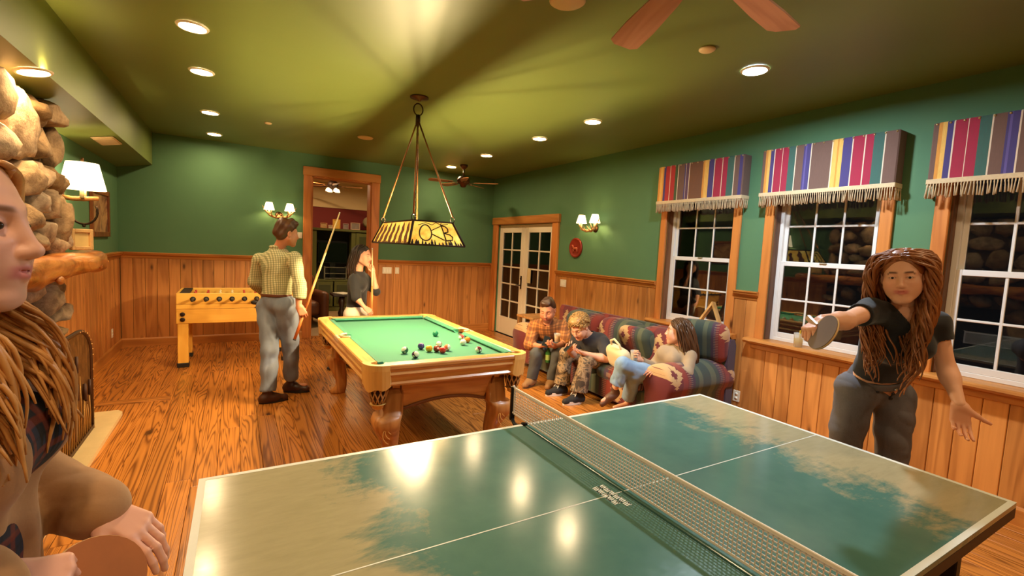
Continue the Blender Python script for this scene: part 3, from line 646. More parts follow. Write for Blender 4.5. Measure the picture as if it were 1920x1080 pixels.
# ------------------------------------------------------------------ pool table
M_OAK = wood('golden_oak', lin(196, 128, 52), lin(240, 190, 108), 'Y', 5, (7, .8), .32, contrast=.6, rvar=.04, coat=.2)
M_OAKX = wood('golden_oak_end', lin(176, 108, 52), lin(222, 164, 96), 'X', 5, (7, .8), .32, contrast=.6, rvar=.04, coat=.2)
M_OAKD = wood('carved_oak', lin(160, 96, 42), lin(212, 146, 80), 'Z', 6, (6, 1.0), .38, contrast=.8, rvar=.04, coat=.15)
def felt():
    s = NT('green_felt'); f = s.noise(s.coords((220, 220, 220)), 1.0, 2, .5); s.col(s.mix(f, lin(28, 104, 76), lin(42, 124, 92))); s.set(Roughness=.95); s.b.inputs['Sheen Weight'].default_value = .15; s.bump(f, .1, .001); return s.m
M_FELT = felt()
def pool_table():
    t = thing('pool_table', 'carved oak pool table with green felt and net pockets', 'pool table', (1.425, 4.282, 0))
    hx, hy, zt = .657, 1.143, .802; rw = .105; zb = .762
    MB().box(-hx+.09, hx-.09, -hy+.09, hy-.09, zb-.03, zb).build('cloth_bed', M_FELT, t)
    # rails (tops) : long rails split at the side pockets
    cg = .135
    segs = []
    for sx in (-1, 1):
        for y0, y1 in ((-hy+cg, -.075), (.075, hy-cg)):
            x0, x1 = (sx*hx, sx*(hx-rw)); x0, x1 = min(x0, x1), max(x0, x1)
            r = MB().box(x0, x1, y0, y1, zt-.035, zt, .008).build('rail', M_OAK, t)
            xi = sx*(hx-rw); c = MB(); ta = .035
            pr = [(xi, zt-.003), (xi-sx*.045, zt-.010), (xi-sx*.050, zt-.018), (xi-sx*.028, zb), (xi, zb)]
            vv = [(a, y0+(ta if k in (1, 2) else 0)*(1), b) for k, (a, b) in enumerate(pr)]+[(a, y1-(ta if k in (1, 2) else 0), b) for k, (a, b) in enumerate(pr)]
            c.add(vv, [(0, 1, 2, 3, 4), (9, 8, 7, 6, 5)]+[(k, (k+1) % 5, 5+(k+1) % 5, 5+k) for k in range(5)]); c.build('cushion', M_FELT, t)
    for sy in (-1, 1):
        y0, y1 = sorted((sy*hy, sy*(hy-rw)))
        MB().box(-hx+cg, hx-cg, y0, y1, zt-.035, zt, .008).build('rail', M_OAKX, t)
        yi = sy*(hy-rw); pr = [(yi, zt-.003), (yi-sy*.045, zt-.010), (yi-sy*.050, zt-.018), (yi-sy*.028, zb), (yi, zb)]; ta = .035
        vv = [(-hx+cg+(ta if k in (1, 2) else 0), a, b) for k, (a, b) in enumerate(pr)]+[(hx-cg-(ta if k in (1, 2) else 0), a, b) for k, (a, b) in enumerate(pr)]
        MB().add(vv, [(0, 1, 2, 3, 4), (9, 8, 7, 6, 5)]+[(k, (k+1) % 5, 5+(k+1) % 5, 5+k) for k in range(5)]).build('cushion', M_FELT, t)
    # corner castings, pockets and net bags
    M_CORN = wood('corner_oak', lin(204, 138, 62), lin(240, 192, 112), 'Z', 3, (4, 2), .35, contrast=.3, rvar=.02)
    M_NET = plain('leather_net', lin(196, 148, 92), .7, var=.2, vscale=40); M_HOLE_SHADE = plain('pocket_dark', lin(16, 14, 12), .9)  # pocket discs on the bed: black paints in the shade of a hole
    for sx in (-1, 1):
        for sy in (-1, 1):
            R = .125; cx, cy = sx*(hx-R), sy*(hy-R)
            out = [(sx*hx*1.006, sy*(hy-cg-.02))]+[(cx+sx*R*1.03*math.cos(a), cy+sy*R*1.03*math.sin(a)) for a in np.linspace(0, PI/2, 9)]+[(sx*(hx-cg-.02), sy*hy*1.003)]
            inn = [(sx*(hx-rw), sy*(hy-cg-.02))]+[(sx*(hx-.10)+sx*.052*math.cos(a), sy*(hy-.10)+sy*.052*math.sin(a)) for a in np.linspace(-.35, PI/2+.35, 9)]+[(sx*(hx-cg-.02), sy*(hy-rw))]
            n = len(out); m = MB()
            v = [(*p, zt+.002) for p in out]+[(*p, zt+.002) for p in inn]+[(*p, zt-.04) for p in out]+[(*p, zt-.04) for p in inn]
            f = []
            for k in range(n-1):
                f += [(k, k+1, n+k+1, n+k), (2*n+k, 3*n+k, 3*n+k+1, 2*n+k+1), (k, 2*n+k, 2*n+k+1, k+1), (n+k, n+k+1, 3*n+k+1, 3*n+k)]
            f += [(0, n, 3*n, 2*n), (n-1, 3*n-1, 4*n-1, 2*n-1)]
            cst = m.add(v, f).build('corner_cap', M_CORN, t)
            # skirt below the cap with scalloped lower edge
            sk = MB(); low = []
            for k, p in enumerate(out):
                u = k/(n-1); low.append(zt-.155-.03*math.sin(PI*u)+.012*math.sin(u*PI*4))
            q = [(p[0]*.985, p[1]*.99) for p in out]
            v = [(*p, zt-.035) for p in out]+[(*p, z) for p, z in zip(q, low)]+[(p[0]*.95, p[1]*.965, zt-.035) for p in out]+[(p[0]*.95, p[1]*.965, z) for p, z in zip(q, low)]
            f = []
            for k in range(n-1): f += [(k, k+1, n+k+1, n+k), (2*n+k, 3*n+k, 3*n+k+1, 2*n+k+1), (n+k, n+k+1, 3*n+k+1, 3*n+k), (k, 2*n+k, 2*n+k+1, k+1)]
            f += [(0, n, 3*n, 2*n), (n-1, 3*n-1, 4*n-1, 2*n-1)]
            sk.add(v, f).build('corner_skirt', M_CORN, t)
            px, py = sx*(hx-.105), sy*(hy-.105)
            MB().lathe([(.055, zb+.002), (.052, zb-.04), (0, zb-.05)], 18, (px, py, 0)).build('pocket', M_HOLE_SHADE, t)
            bag = MB(); rows = [(.062, zt-.15), (.066, zt-.20), (.055, zt-.25), (.036, zt-.29)]
            for k in range(10):
                for s_ in (1, -1): bag.tube([(px*1.0+r*math.cos(2*PI*k/10+s_*.32*i), py+r*math.sin(2*PI*k/10+s_*.32*i), z) for i, (r, z) in enumerate(rows)], .0055, 5)
            tag(bag.build('net_bag', M_NET, t), kind='stuff')
            MB().lathe([(.058, zt-.292), (.044, zt-.30), (.036, zt-.325), (.02, zt-.335), (0, zt-.337)], 14, (px, py, 0)).build('bag_cap', M_CORN, t)
            MB().lathe([(.050, zt-.14), (.050, zt-.27), (.02, zt-.31)], 12, (px, py, 0)).build('bag_lining', plain('bag_dark', lin(60, 36, 20), .9), t)
    for sx in (-1, 1):   # side pockets
        MB().lathe([(.055, zb+.002), (.05, zb-.04), (0, zb-.05)], 18, (sx*(hx-.085), 0, 0)).build('pocket', M_HOLE_SHADE, t)
        m = MB(); m.tube([(sx*(hx-.095)+sx*.06*math.cos(a), .072*math.sin(a), zt+.003) for a in np.linspace(-PI/2-.2, PI/2+.2, 13)], .012, 8); m.box(min(sx*hx, sx*(hx-.03)), max(sx*hx, sx*(hx-.03)), -.078, .078, zt-.04, zt+.001, .006)
        m.build('side_pocket_iron', plain('pocket_iron_pale', lin(226, 196, 150), .35, .2), t)
    # blinds below the rails
    def blind(sx, sy):
        pr = [(0, zt-.034), (-.012, zt-.05), (-.004, zt-.07), (-.026, zt-.095), (-.030, zt-.125), (-.016, zt-.14), (-.020, zt-.152), (-.06, zt-.152), (-.06, zt-.034)]
        if sx: MB().prism([(sx*(hx+d), z) for d, z in pr], -hy+cg, hy-cg, 'Y').build('blind', M_OAK, t)
        else: MB().prism([(sy*(hy+d), z) for d, z in pr], -hx+cg, hx-cg, 'X').build('blind', M_OAKX, t)
    for a in ((-1, 0), (1, 0), (0, -1), (0, 1)): blind(*a)
    # tapered cabinet: four aprons with arched lower edge, recessed panel and moulding
    zc0, zc1 = .40, zt-.15; tx, ty, bxx, byy = hx-.13, hy-.115, hx-.205, hy-.20
    def apron(half_t, half_b, off_t, off_b, rot, mat):
        M = Matrix.Rotation(rot, 4, 'Z'); m = MB()
        def P(u, w, o=0.0): # u -1..1, w 0..1
            return M @ Vector((u*(half_b+(half_t-half_b)*w), -(off_b+(off_t-off_b)*w)-o, zc0+(zc1-zc0)*w))
        us = np.linspace(-.86, .86, 19); lo = [(.0 if abs(u) > .7 else .22*math.cos(u/.7*PI/2)**.8)+.02 for u in us]
        v = [P(u, 1) for u in us]+[P(u, w) for u, w in zip(us, lo)]+[P(u, 1, -.03) for u in us]+[P(u, w, -.03) for u, w in zip(us, lo)]; n = len(us); f = []
        for k in range(n-1): f += [(k, n+k, n+k+1, k+1), (2*n+k, 2*n+k+1, 3*n+k+1, 3*n+k), (n+k, 3*n+k, 3*n+k+1, n+k+1)]
        m.add(v, f); ap = m.build('apron', mat, t)
        mo = MB(); path = [P(u, w+.06, .006) for u, w in zip(us, lo)]; mo.tube(path, .014, 6)
        mo.tube([P(-.76, .12, .004), P(-.74, .95, .004), P(0, .95, .004), P(.74, .95, .004), P(.76, .12, .004)], .012, 6)
        mo.build('moulding', wood('moulding_oak_shaded', lin(96, 52, 22), lin(140, 84, 40), 'X', 3, rough=.4), ap)  # oak darkened to paint in the shade of the recess lines
    apron(tx, bxx, ty, byy, 0, M_OAKX); apron(tx, bxx, ty, byy, PI, M_OAKX); apron(ty, byy, tx, bxx, PI/2, M_OAK); apron(ty, byy, tx, bxx, -PI/2, M_OAK)
    # legs with block, cabriole curve and scroll carving
    for sx in (-1, 1):
        for sy in (-1, 1):
            m = MB(); ctr = []; prof = [(.66, -.035, .082), (.40, -.02, .090), (.395, .0, .098), (.36, .018, .100), (.30, .015, .092), (.22, -.012, .072), (.14, -.030, .056), (.08, -.030, .054), (.04, -.015, .066), (.015, .0, .076), (0, .0, .076)]
            rings = []
            for z, o, r in prof:
                c = Vector((sx*(hx-.20+o), sy*(hy-.185+o), z)); rings.append([c+Vector((r*math.copysign(abs(math.cos(a))**.55, math.cos(a)), r*math.copysign(abs(math.sin(a))**.55, math.sin(a)), 0)) for a in np.linspace(0, 2*PI, 21)[:-1]])
            v = [p for q in rings for p in q]; n = 20; f = []
            for i in range(len(rings)-1):
                for k in range(n): f.append((i*n+k, i*n+(k+1) % n, (i+1)*n+(k+1) % n, (i+1)*n+k))
            f += [tuple(range(n)), tuple((len(rings)-1)*n+k for k in range(n))[::-1]]
            leg = m.add(v, f, True).build('leg', M_OAKD, t)
            sc = MB(); cx, cy = sx*(hx-.20+.012), sy*(hy-.185+.012)-0
            for q in range(4):
                rr_ = .025+q*.018
                sc.tube([(cx+.035*sx*0+(.03-rr_*math.sin(a))*1.0, cy-.092, .335+rr_*math.cos(a)-.02*q) for a in np.linspace(0, PI*.85, 9)], .004, 5)
            if sy < 0: tag(sc.build('scroll_carving', M_OAK, leg), kind='stuff')
    si = MB()
    for sx in (-1, 1):
        for y in [-hy+.27+k*.30*.92 for k in range(3)]+[.21+k*.276 for k in range(3)]: si.lathe([(.006, zt+.0008), (0, zt+.0012)], 8, (sx*(hx-.05), y, 0))
    for sy in (-1, 1):
        for k in range(3): si.lathe([(.006, zt+.0008), (0, zt+.0012)], 8, (-.27+.27*k, sy*(hy-.05), 0))
    tag(si.build('rail_sights', plain('pearl', lin(240, 232, 210), .3), t), kind='stuff')
pool_table()
# ------------------------------------------------------------------ billiard balls
def ball_mat(nm, c, stripe):
    s = NT(nm); s.set(Roughness=.12, Coat_Weight=.4); tc = s.n('ShaderNodeTexCoord'); sp = s.n('ShaderNodeSeparateXYZ'); s.l(tc.outputs['Object'], sp.inputs[0])
    col = c; WHT = lin(240, 230, 206)
    if c is not None and stripe:
        k = s.math('LESS_THAN', s.math('ABSOLUTE', sp.outputs[2]), .0155); col = s.mix(k, WHT, c)
    if c is None: s.col(WHT)
    else:
        d = s.math('SQRT', s.math('ADD', s.math('POWER', s.math('ABSOLUTE', sp.outputs[0]), 2.0), s.math('POWER', s.math('ABSOLUTE', sp.outputs[2]), 2.0)))
        k = s.math('LESS_THAN', d, .0095); s.col(s.mix(k, col, WHT))
    return s.m
def ball(x, y, c, stripe, rot, label, num=None):
    z = .762+.0286
    o = MB().sphere((0, 0, 0), .0286, 24, 16).build('billiard_ball', ball_mat('ball_resin', c, stripe), None, (x, y, z), rot)
    tag(o, label, 'billiard ball', 'billiard balls on the pool table')
    if num:
        for sg in (-1, 1):
            cu = bpy.data.curves.new('number', 'FONT'); cu.body = num; cu.size = .012; cu.align_x = 'CENTER'; cu.align_y = 'CENTER'; cu.extrude = .0003
            tmp = bpy.data.objects.new('number', cu); COL.objects.link(tmp); me = bpy.data.meshes.new_from_object(tmp.evaluated_get(bpy.context.evaluated_depsgraph_get())); COL.objects.unlink(tmp); bpy.data.objects.remove(tmp)
            link_mesh('number', me, plain('number_black', lin(20, 20, 20), .4), o, (0, sg*-.0287, 0), (PI/2, 0, 0 if sg > 0 else PI))
PB = [(1.678, 4.229, lin(30, 110, 84), 0, (.5, .3, 1.0), 'teal green solid ball alone in the middle of the felt', None),
 (1.180, 3.624, lin(36, 88, 62), 1, (.6, -.5, -.55), 'dark green and white striped ball, leftmost of the balls', '14'),
 (1.208, 3.445, lin(62, 30, 66), 1, (.5, .9, -.5), 'purple and white striped ball nearest the near rail', '12'),
 (1.355, 3.729, lin(54, 46, 112), 0, (2.0, .3, 1.0), 'deep blue solid ball left of the yellow one', None),
 (1.386, 3.622, lin(226, 168, 36), 0, (1.8, .3, 1.0), 'yellow solid ball left of the cluster', None),
 (1.526, 3.756, lin(34, 26, 30), 1, (.8, -.9, .2), 'black and white ball at the back of the cluster', None),
 (1.445, 3.602, lin(124, 40, 26), 0, (-.35, .1, .05), 'maroon solid ball with white number spot in the cluster', '7'),
 (1.472, 3.537, lin(200, 44, 36), 0, (1.8, .3, 1.0), 'bright red solid ball at the front of the cluster', None),
 (1.544, 3.615, lin(226, 110, 70), 1, (1.1, .9, .4), 'orange and white striped ball touching the red ball', None),
 (1.846, 3.987, lin(204, 70, 64), 1, (.3, 1.2, .6), 'red and white striped ball farthest right near the side pocket', None),
 (1.850, 3.866, lin(224, 120, 44), 0, (1.8, .3, 1.0), 'orange solid ball behind the white cue ball', None),
 (1.767, 3.779, None, 0, (0, 0, 0), 'plain white cue ball beside the orange ball', None),
 (1.763, 3.459, lin(96, 26, 38), 1, (.2, 1.3, .4), 'maroon and white striped ball alone near the right rail', None)]
for b in PB: ball(*b)
# ------------------------------------------------------------------ table tennis table and net
def tt_top():
    s = NT('worn_green_top'); tc = s.n('ShaderNodeTexCoord'); sp = s.n('ShaderNodeSeparateXYZ'); s.l(tc.outputs['Object'], sp.inputs[0])
    base = s.mix(s.noise(s.coords((6, 6, 6)), 1.0, 6, .6), lin(60, 100, 94), lin(88, 126, 116))
    # wear: paint rubbed through towards both ends, ragged scratched borders; warm reflected light painted into the tan
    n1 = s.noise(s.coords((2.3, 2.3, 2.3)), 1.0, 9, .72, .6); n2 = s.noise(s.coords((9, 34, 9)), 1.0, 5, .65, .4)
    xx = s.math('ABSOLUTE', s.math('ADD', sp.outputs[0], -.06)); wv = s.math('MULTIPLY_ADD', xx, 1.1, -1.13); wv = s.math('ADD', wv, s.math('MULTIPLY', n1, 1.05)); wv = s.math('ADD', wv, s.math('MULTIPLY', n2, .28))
    wear_sheen = s.ramp(wv, [(.42, (0, 0, 0)), (.60, (1, 1, 1))])
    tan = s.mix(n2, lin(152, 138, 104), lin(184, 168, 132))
    s.col(s.mix(s.math('MULTIPLY', wear_sheen, .86), base, tan))
    s.l(s.math('MULTIPLY_ADD', s.noise(s.coords((30, 60, 30)), 1.0, 4, .6), .09, .13), s.b.inputs['Roughness'])
    s.bump(s.noise(s.coords((40, 70, 40)), 1.0, 3, .6), .02, .001); return s.m
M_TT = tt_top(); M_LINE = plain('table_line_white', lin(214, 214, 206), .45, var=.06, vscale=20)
HX, HY, TZ = 1.37, .728, .76
tt = thing('table_tennis_table', 'worn green table tennis table with white border lines in the foreground', 'table', (1.254, 1.220, 0), -.0067)
for sx in (-1, 1):
    x0, x1 = (.006, HX) if sx > 0 else (-HX, -.006)
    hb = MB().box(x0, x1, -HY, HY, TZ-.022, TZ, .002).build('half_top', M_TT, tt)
    MB().box(x0, x1, -.0022, .0022, TZ, TZ+.0006).build('center_line', M_LINE, hb)
    for y in (-HY, HY-.02): MB().box(x0, x1, y, y+.02, TZ, TZ+.0006).build('side_line', M_LINE, hb)
    xe = HX-.022 if sx > 0 else -HX
    MB().box(xe, xe+.022, -HY, HY, TZ, TZ+.0007).build('end_line', M_LINE, hb)
    m = MB(); xa, xb = min(x0, x1), max(x0, x1)
    m.box(xa, xb, -HY, -HY+.02, TZ-.062, TZ-.022).box(xa, xb, HY-.02, HY, TZ-.062, TZ-.022).box(xa, xa+.02, -HY+.02, HY-.02, TZ-.062, TZ-.022).box(xb-.02, xb, -HY+.02, HY-.02, TZ-.062, TZ-.022)
    m.build('apron_frame', plain('dark_bronze_frame', lin(58, 46, 40), .5, .3), tt)
    for sy in (-1, 1):
        xl = sx*(HX-.17); yl = sy*(HY-.12); MB().box(xl-.025, xl+.025, yl-.025, yl+.025, .02, TZ-.022, .005).lathe([(.032, 0), (.032, .02)], 12, (xl, yl, 0)).build('leg', M_BLACK, tt)
        xl = sx*.20; MB().box(xl-.02, xl+.02, yl-.02, yl+.02, .06, TZ-.022, .005).build('leg', M_BLACK, tt)
    MB().box(sx*(HX-.17)-.012, sx*(HX-.17)+.012, -HY+.12, HY-.12, .28, .31).build('stretcher', M_BLACK, tt)
# printed mark beside the net: two rows of slanted white block letters
mk = MB(); rg = random.Random(4)
for row, (xo, n, y0) in enumerate(((-.062, 6, -.085), (-.094, 5, -.06))):
    for k in range(n):
        yy = y0+k*.026
        for q in range(3):
            a = yy+q*.008; mk.add([(xo, a, 0), (xo, a+.0055, 0), (xo+.026, a+.0095, 0), (xo+.026, a+.004, 0)], [(0, 1, 2, 3)])
        mk.add([(xo+(.0 if k % 2 else .019), yy, 0), (xo+(.0 if k % 2 else .019), yy+.022, 0), (xo+(.007 if k % 2 else .026), yy+.022, 0), (xo+(.007 if k % 2 else .026), yy, 0)], [(0, 1, 2, 3)])
tag(mk.build('printed_logo', plain('logo_white', lin(226, 228, 222), .5), tt, (0, 0, TZ+.0009)), kind='stuff')
net = thing('table_tennis_net', 'white table tennis net with black end posts clamped across the table', 'net', (1.254, 1.220, TZ), -.0067)
NX, NY, N0, N1 = .022, HY+.125, .012, .150
M_NETW = plain('net_cord', lin(226, 214, 204), .8); M_TAPE = plain('net_tape', lin(236, 226, 214), .7, var=.06, vscale=30)
m = MB()
ny = 118
for k in range(ny+1):
    y = -NY+2*NY*k/ny; m.box(NX-.0012, NX+.0012, y-.0014, y+.0014, N0, N1)
for k in range(11):
    z = N0+(N1-N0)*k/10; m.box(NX-.0012, NX+.0012, -NY, NY, z-.0019, z+.0019)
tag(m.build('net_mesh', M_NETW, net), kind='stuff')
MB().box(NX-.004, NX+.004, -NY, NY, N1-.010, N1+.004, .002).build('top_tape', M_TAPE, net)
MB().box(NX-.002, NX+.002, -NY, NY, N0-.005, N0+.004, .001).build('bottom_tape', M_TAPE, net)
for sy in (-1, 1):
    MB().box(NX-.002, NX+.002, sy*NY-.006, sy*NY+.006, N0, N1, .001).build('end_tape', M_TAPE, net)
    MB().box(NX-.012, NX+.012, sy*(NY+.014)-.010, sy*(NY+.014)+.010, -.03, N1+.006, .003).build('post', M_BLACK, net)
    m = MB(); m.tube([(NX, sy*(NY+.014), -.02), (NX-.01, sy*(NY-.03), -.035), (NX-.012, sy*(HY+.03), -.03), (NX-.01, sy*(HY+.012), -.005), (NX-.01, sy*(HY-.02), .004)], .010, 8); m.build('clamp_bracket', M_BLACK, net)
    MB().tube([(NX-.01, sy*(HY-.03), -.075), (NX-.01, sy*(HY-.03), -.03)], .008, 8).lathe([(.018, -.085), (.018, -.07)], 12, (NX-.01, sy*(HY-.03), 0)).build('clamp_screw', M_BLACK, net)
    MB().sphere((NX, sy*(NY+.004), N0+.004), .007, 8, 6).sphere((NX, sy*(NY+.008), N1+.004), .008, 8, 6).build('cord_knot', M_TAPE, net)
# ------------------------------------------------------------------ foosball table
def foosball():
    t = thing('foosball_table', 'yellow pine foosball table with black rod handles against the back wall', 'foosball table', (.03, 7.22, 0))
    M_P = wood('yellow_pine', lin(206, 138, 44), lin(240, 186, 84), 'X', 4, (5, .6), .4, contrast=.5, rvar=.03); M_PZ = wood('yellow_pine_leg', lin(206, 138, 44), lin(240, 186, 84), 'Z', 4, (5, .6), .4, contrast=.5, rvar=.03, knots=1.5)
    hx, hy, z0, z1 = .64, .36, .545, .915; MBK = plain('black_rubber', lin(26, 20, 18), .5); MBL = plain('bolt_black', lin(40, 24, 20), .4, .4)
    for sy in (-1, 1):
        a, b = sorted((sy*hy, sy*(hy-.03)))
        MB().box(-hx, hx, a, b, z0, z0+.175, .004).build('lower_board', M_P, t); MB().box(-hx, hx, a, b, z0+.178, z0+.235, .003).build('middle_board', M_P, t); MB().box(-hx, hx, a, b, z0+.238, z1, .004).build('upper_board', M_P, t)
    for sx in (-1, 1):
        a, b = sorted((sx*hx, sx*(hx-.03))); MB().box(a, b, -hy+.03, hy-.03, z0, z1, .004).build('end_board', M_P, t)
    MB().box(-hx+.03, hx-.03, -hy+.03, hy-.03, z1-.13, z1-.11).build('play_field', plain('field_green', lin(40, 70, 40), .6), t)
    for sx in (-1, 1): MB().box(min(sx*(hx-.03), sx*(hx-.13)), max(sx*(hx-.03), sx*(hx-.13)), -hy+.05, hy-.05, z1-.02, z1+.004, .004).build('goal_tray', MBK, t)
    for sx in (-1, 1):
        for sy in (-1, 1):
            x, y = sx*(hx-.065), sy*(hy-.065); MB().box(x-.055, x+.055, y-.055, y+.055, .05, z0, .006).build('leg', M_PZ, t); MB().box(x-.062, x+.062, y-.062, y+.062, 0, .055, .006).build('foot', MBK, t)
            for z in (z0+.05, z0+.115): MB().lathe([(.027, -.014), (.022, -.018), (0, -.018)] if sy < 0 else [(.027, .014), (.022, .018), (0, .018)], 16, (sx*(hx-.065), sy*hy, z), 'Y').build('bolt_cap', MBL, t)
    skin = [plain('figure_red', lin(196, 60, 44), .5), plain('figure_cream', lin(236, 210, 160), .5)]
    for k in range(8):
        x = -hx+.17+k*.137; z = z1-.07
        MB().tube([(x, -hy-.05, z), (x, hy+.12, z)], .008, 8).build('rod', M_CHROME, t)
        MB().lathe([(.030, -.008), (.030, 0), (.012, .004)], 16, (x, -hy-.002, z), 'Y').build('rod_bearing', MBK, t)
        s_ = 1 if k % 3 else -1
        MB().lathe([(.010, 0), (.017, .01), (.017, .10), (.013, .115), (0, .118)], 12, (x, -hy-.05-.115 if s_ < 0 or k < 8 else hy+.1, z), 'Y').build('handle', MBK, t)
        for j in range(3):
            y = -.2+.2*j; fg = MB().box(x-.013, x+.013, y-.016, y+.016, z-.055, z+.03, .004).sphere((x, y, z+.045), .014, 8, 6); fg.build('player_figure', skin[(k//2) % 2], t)
    MB().sphere((.20, -hy-.004, z1-.12), .055, 16, 8, (1, .35, .55)).build('ball_return_cup', MBK, t); MB().lathe([(.010, -.01), (.008, 0)], 10, (.20, -hy, z1-.185), 'Y').build('coin_bolt', MBL, t)
foosball()
# ------------------------------------------------------------------ sofa
def blanket_mat(nm, ua, va, up, uoff=0.0, vp=.42, voff=0.0):
    """woven bands along axis ua with stepped sun medallions; va = other axis"""
    s = NT(nm); tc = s.n('ShaderNodeTexCoord'); sp = s.n('ShaderNodeSeparateXYZ'); s.l(tc.outputs['Object'], sp.inputs[0])
    U = s.math('FRACT', s.math('MULTIPLY_ADD', sp.outputs[ua], 1/up, 50.0+uoff)); V = s.math('FRACT', s.math('MULTIPLY_ADD', sp.outputs[va], 1/vp, 50.0+voff))
    DG, OG, BU, PU, RD_, TN = lin(56, 70, 62), lin(92, 98, 74), lin(112, 34, 38), lin(70, 46, 66), lin(140, 48, 36), lin(206, 164, 112)
    c = s.ramp(U, [(0, DG), (.07, OG), (.16, DG), (.22, PU), (.28, BU), (.33, RD_), (.40, BU), (.60, RD_), (.68, BU), (.73, PU), (.80, DG), (.86, OG), (.93, DG)], 'CONSTANT')
    q = s.math('MULTIPLY', s.math('FLOOR', s.math('MULTIPLY', V, 18.0)), 1/18.0)
    du = s.math('MULTIPLY', s.math('ABSOLUTE', s.math('SUBTRACT', U, .5)), up/.22); dv = s.math('MULTIPLY', s.math('ABSOLUTE', s.math('SUBTRACT', q, .5)), vp/.30)
    zig = s.math('MULTIPLY', s.math('PINGPONG', s.math('MULTIPLY', V, 9.0), .5), .22)
    d = s.math('ADD', s.math('ADD', du, dv), zig); inner = s.math('LESS_THAN', d, .52); core = s.math('LESS_THAN', s.math('ADD', du, dv), .16)
    c = s.mix(inner, c, TN); c = s.mix(core, c, BU)
    # thin comb lines at the edge of the red band
    comb = s.math('MULTIPLY', s.math('LESS_THAN', s.math('ABSOLUTE', s.math('SUBTRACT', s.math('ABSOLUTE', s.math('SUBTRACT', U, .5)), .225)), .035), s.math('LESS_THAN', s.math('FRACT', s.math('MULTIPLY', V, 22.0)), .35))
    c = s.mix(s.math('MULTIPLY', comb, .5), c, lin(176, 140, 110))
    f = s.noise(s.coords((160, 160, 160)), 1.0, 2, .6); c = s.mix(s.math('MULTIPLY', f, .3), c, (.03, .02, .02)); s.col(c); s.set(Roughness=.9); s.b.inputs['Sheen Weight'].default_value = .2; s.bump(f, .25, .003); return s.m
def soft(name, mat, parent, x0, x1, y0, y1, z0, z1, r=.08, puff=.0, seg=6):
    """rounded cushion block with slight puff"""
    bm = bmesh.new(); bmesh.ops.create_cube(bm, size=1.0)
    bmesh.ops.bevel(bm, geom=bm.edges[:], offset=.001, segments=1, affect='EDGES')
    bm.free()
    nx = ny_ = nz = 12; V = []; F = []; idx = {}
    cx, cy, cz = (x0+x1)/2, (y0+y1)/2, (z0+z1)/2; hx, hy, hz = (x1-x0)/2, (y1-y0)/2, (z1-z0)/2
    def vid(i, j, k):
        if (i, j, k) in idx: return idx[i, j, k]
        p = Vector(((i/nx*2-1)*hx, (j/ny_*2-1)*hy, (k/nz*2-1)*hz))
        def cl(a, h): rr = min(r, h*.98); return max(-(h-rr), min(h-rr, a)), rr
        q = []; rs = []
        for a, h in ((p.x, hx), (p.y, hy), (p.z, hz)):
            c_, rr = cl(a, h); q.append(c_); rs.append(rr)
        d = Vector((p.x-q[0], p.y-q[1], p.z-q[2])); rm = min(rs)
        e = Vector((d.x/rs[0], d.y/rs[1], d.z/rs[2]))
        if e.length > 1e-6:
            m_ = max(abs(e.x), abs(e.y), abs(e.z)); e = e/e.length*m_
            p = Vector((q[0]+e.x*rs[0], q[1]+e.y*rs[1], q[2]+e.z*rs[2]))
        ux, uy, uz = p.x/hx, p.y/hy, p.z/hz; b = (1-ux*ux*.8)*(1-uy*uy*.8)*(1-uz*uz*.0)
        p.z += puff*b*(1 if p.z > 0 else -.3)
        idx[i, j, k] = len(V); V.append((p.x+cx, p.y+cy, p.z+cz)); return idx[i, j, k]
    for a in range(nx):
        for b in range(ny_):
            F.append((vid(a, b, 0), vid(a, b+1, 0), vid(a+1, b+1, 0), vid(a+1, b, 0))); F.append((vid(a, b, nz), vid(a+1, b, nz), vid(a+1, b+1, nz), vid(a, b+1, nz)))
            F.append((vid(a, 0, b), vid(a+1, 0, b), vid(a+1, 0, b+1), vid(a, 0, b+1))); F.append((vid(a, ny_, b), vid(a, ny_, b+1), vid(a+1, ny_, b+1), vid(a+1, ny_, b)))
            F.append((vid(0, a, b), vid(0, a, b+1), vid(0, a+1, b+1), vid(0, a+1, b))); F.append((vid(nx, a, b), vid(nx, a+1, b), vid(nx, a+1, b+1), vid(nx, a, b+1)))
    return link_mesh(name, raw(name, V, F, True), mat, parent)
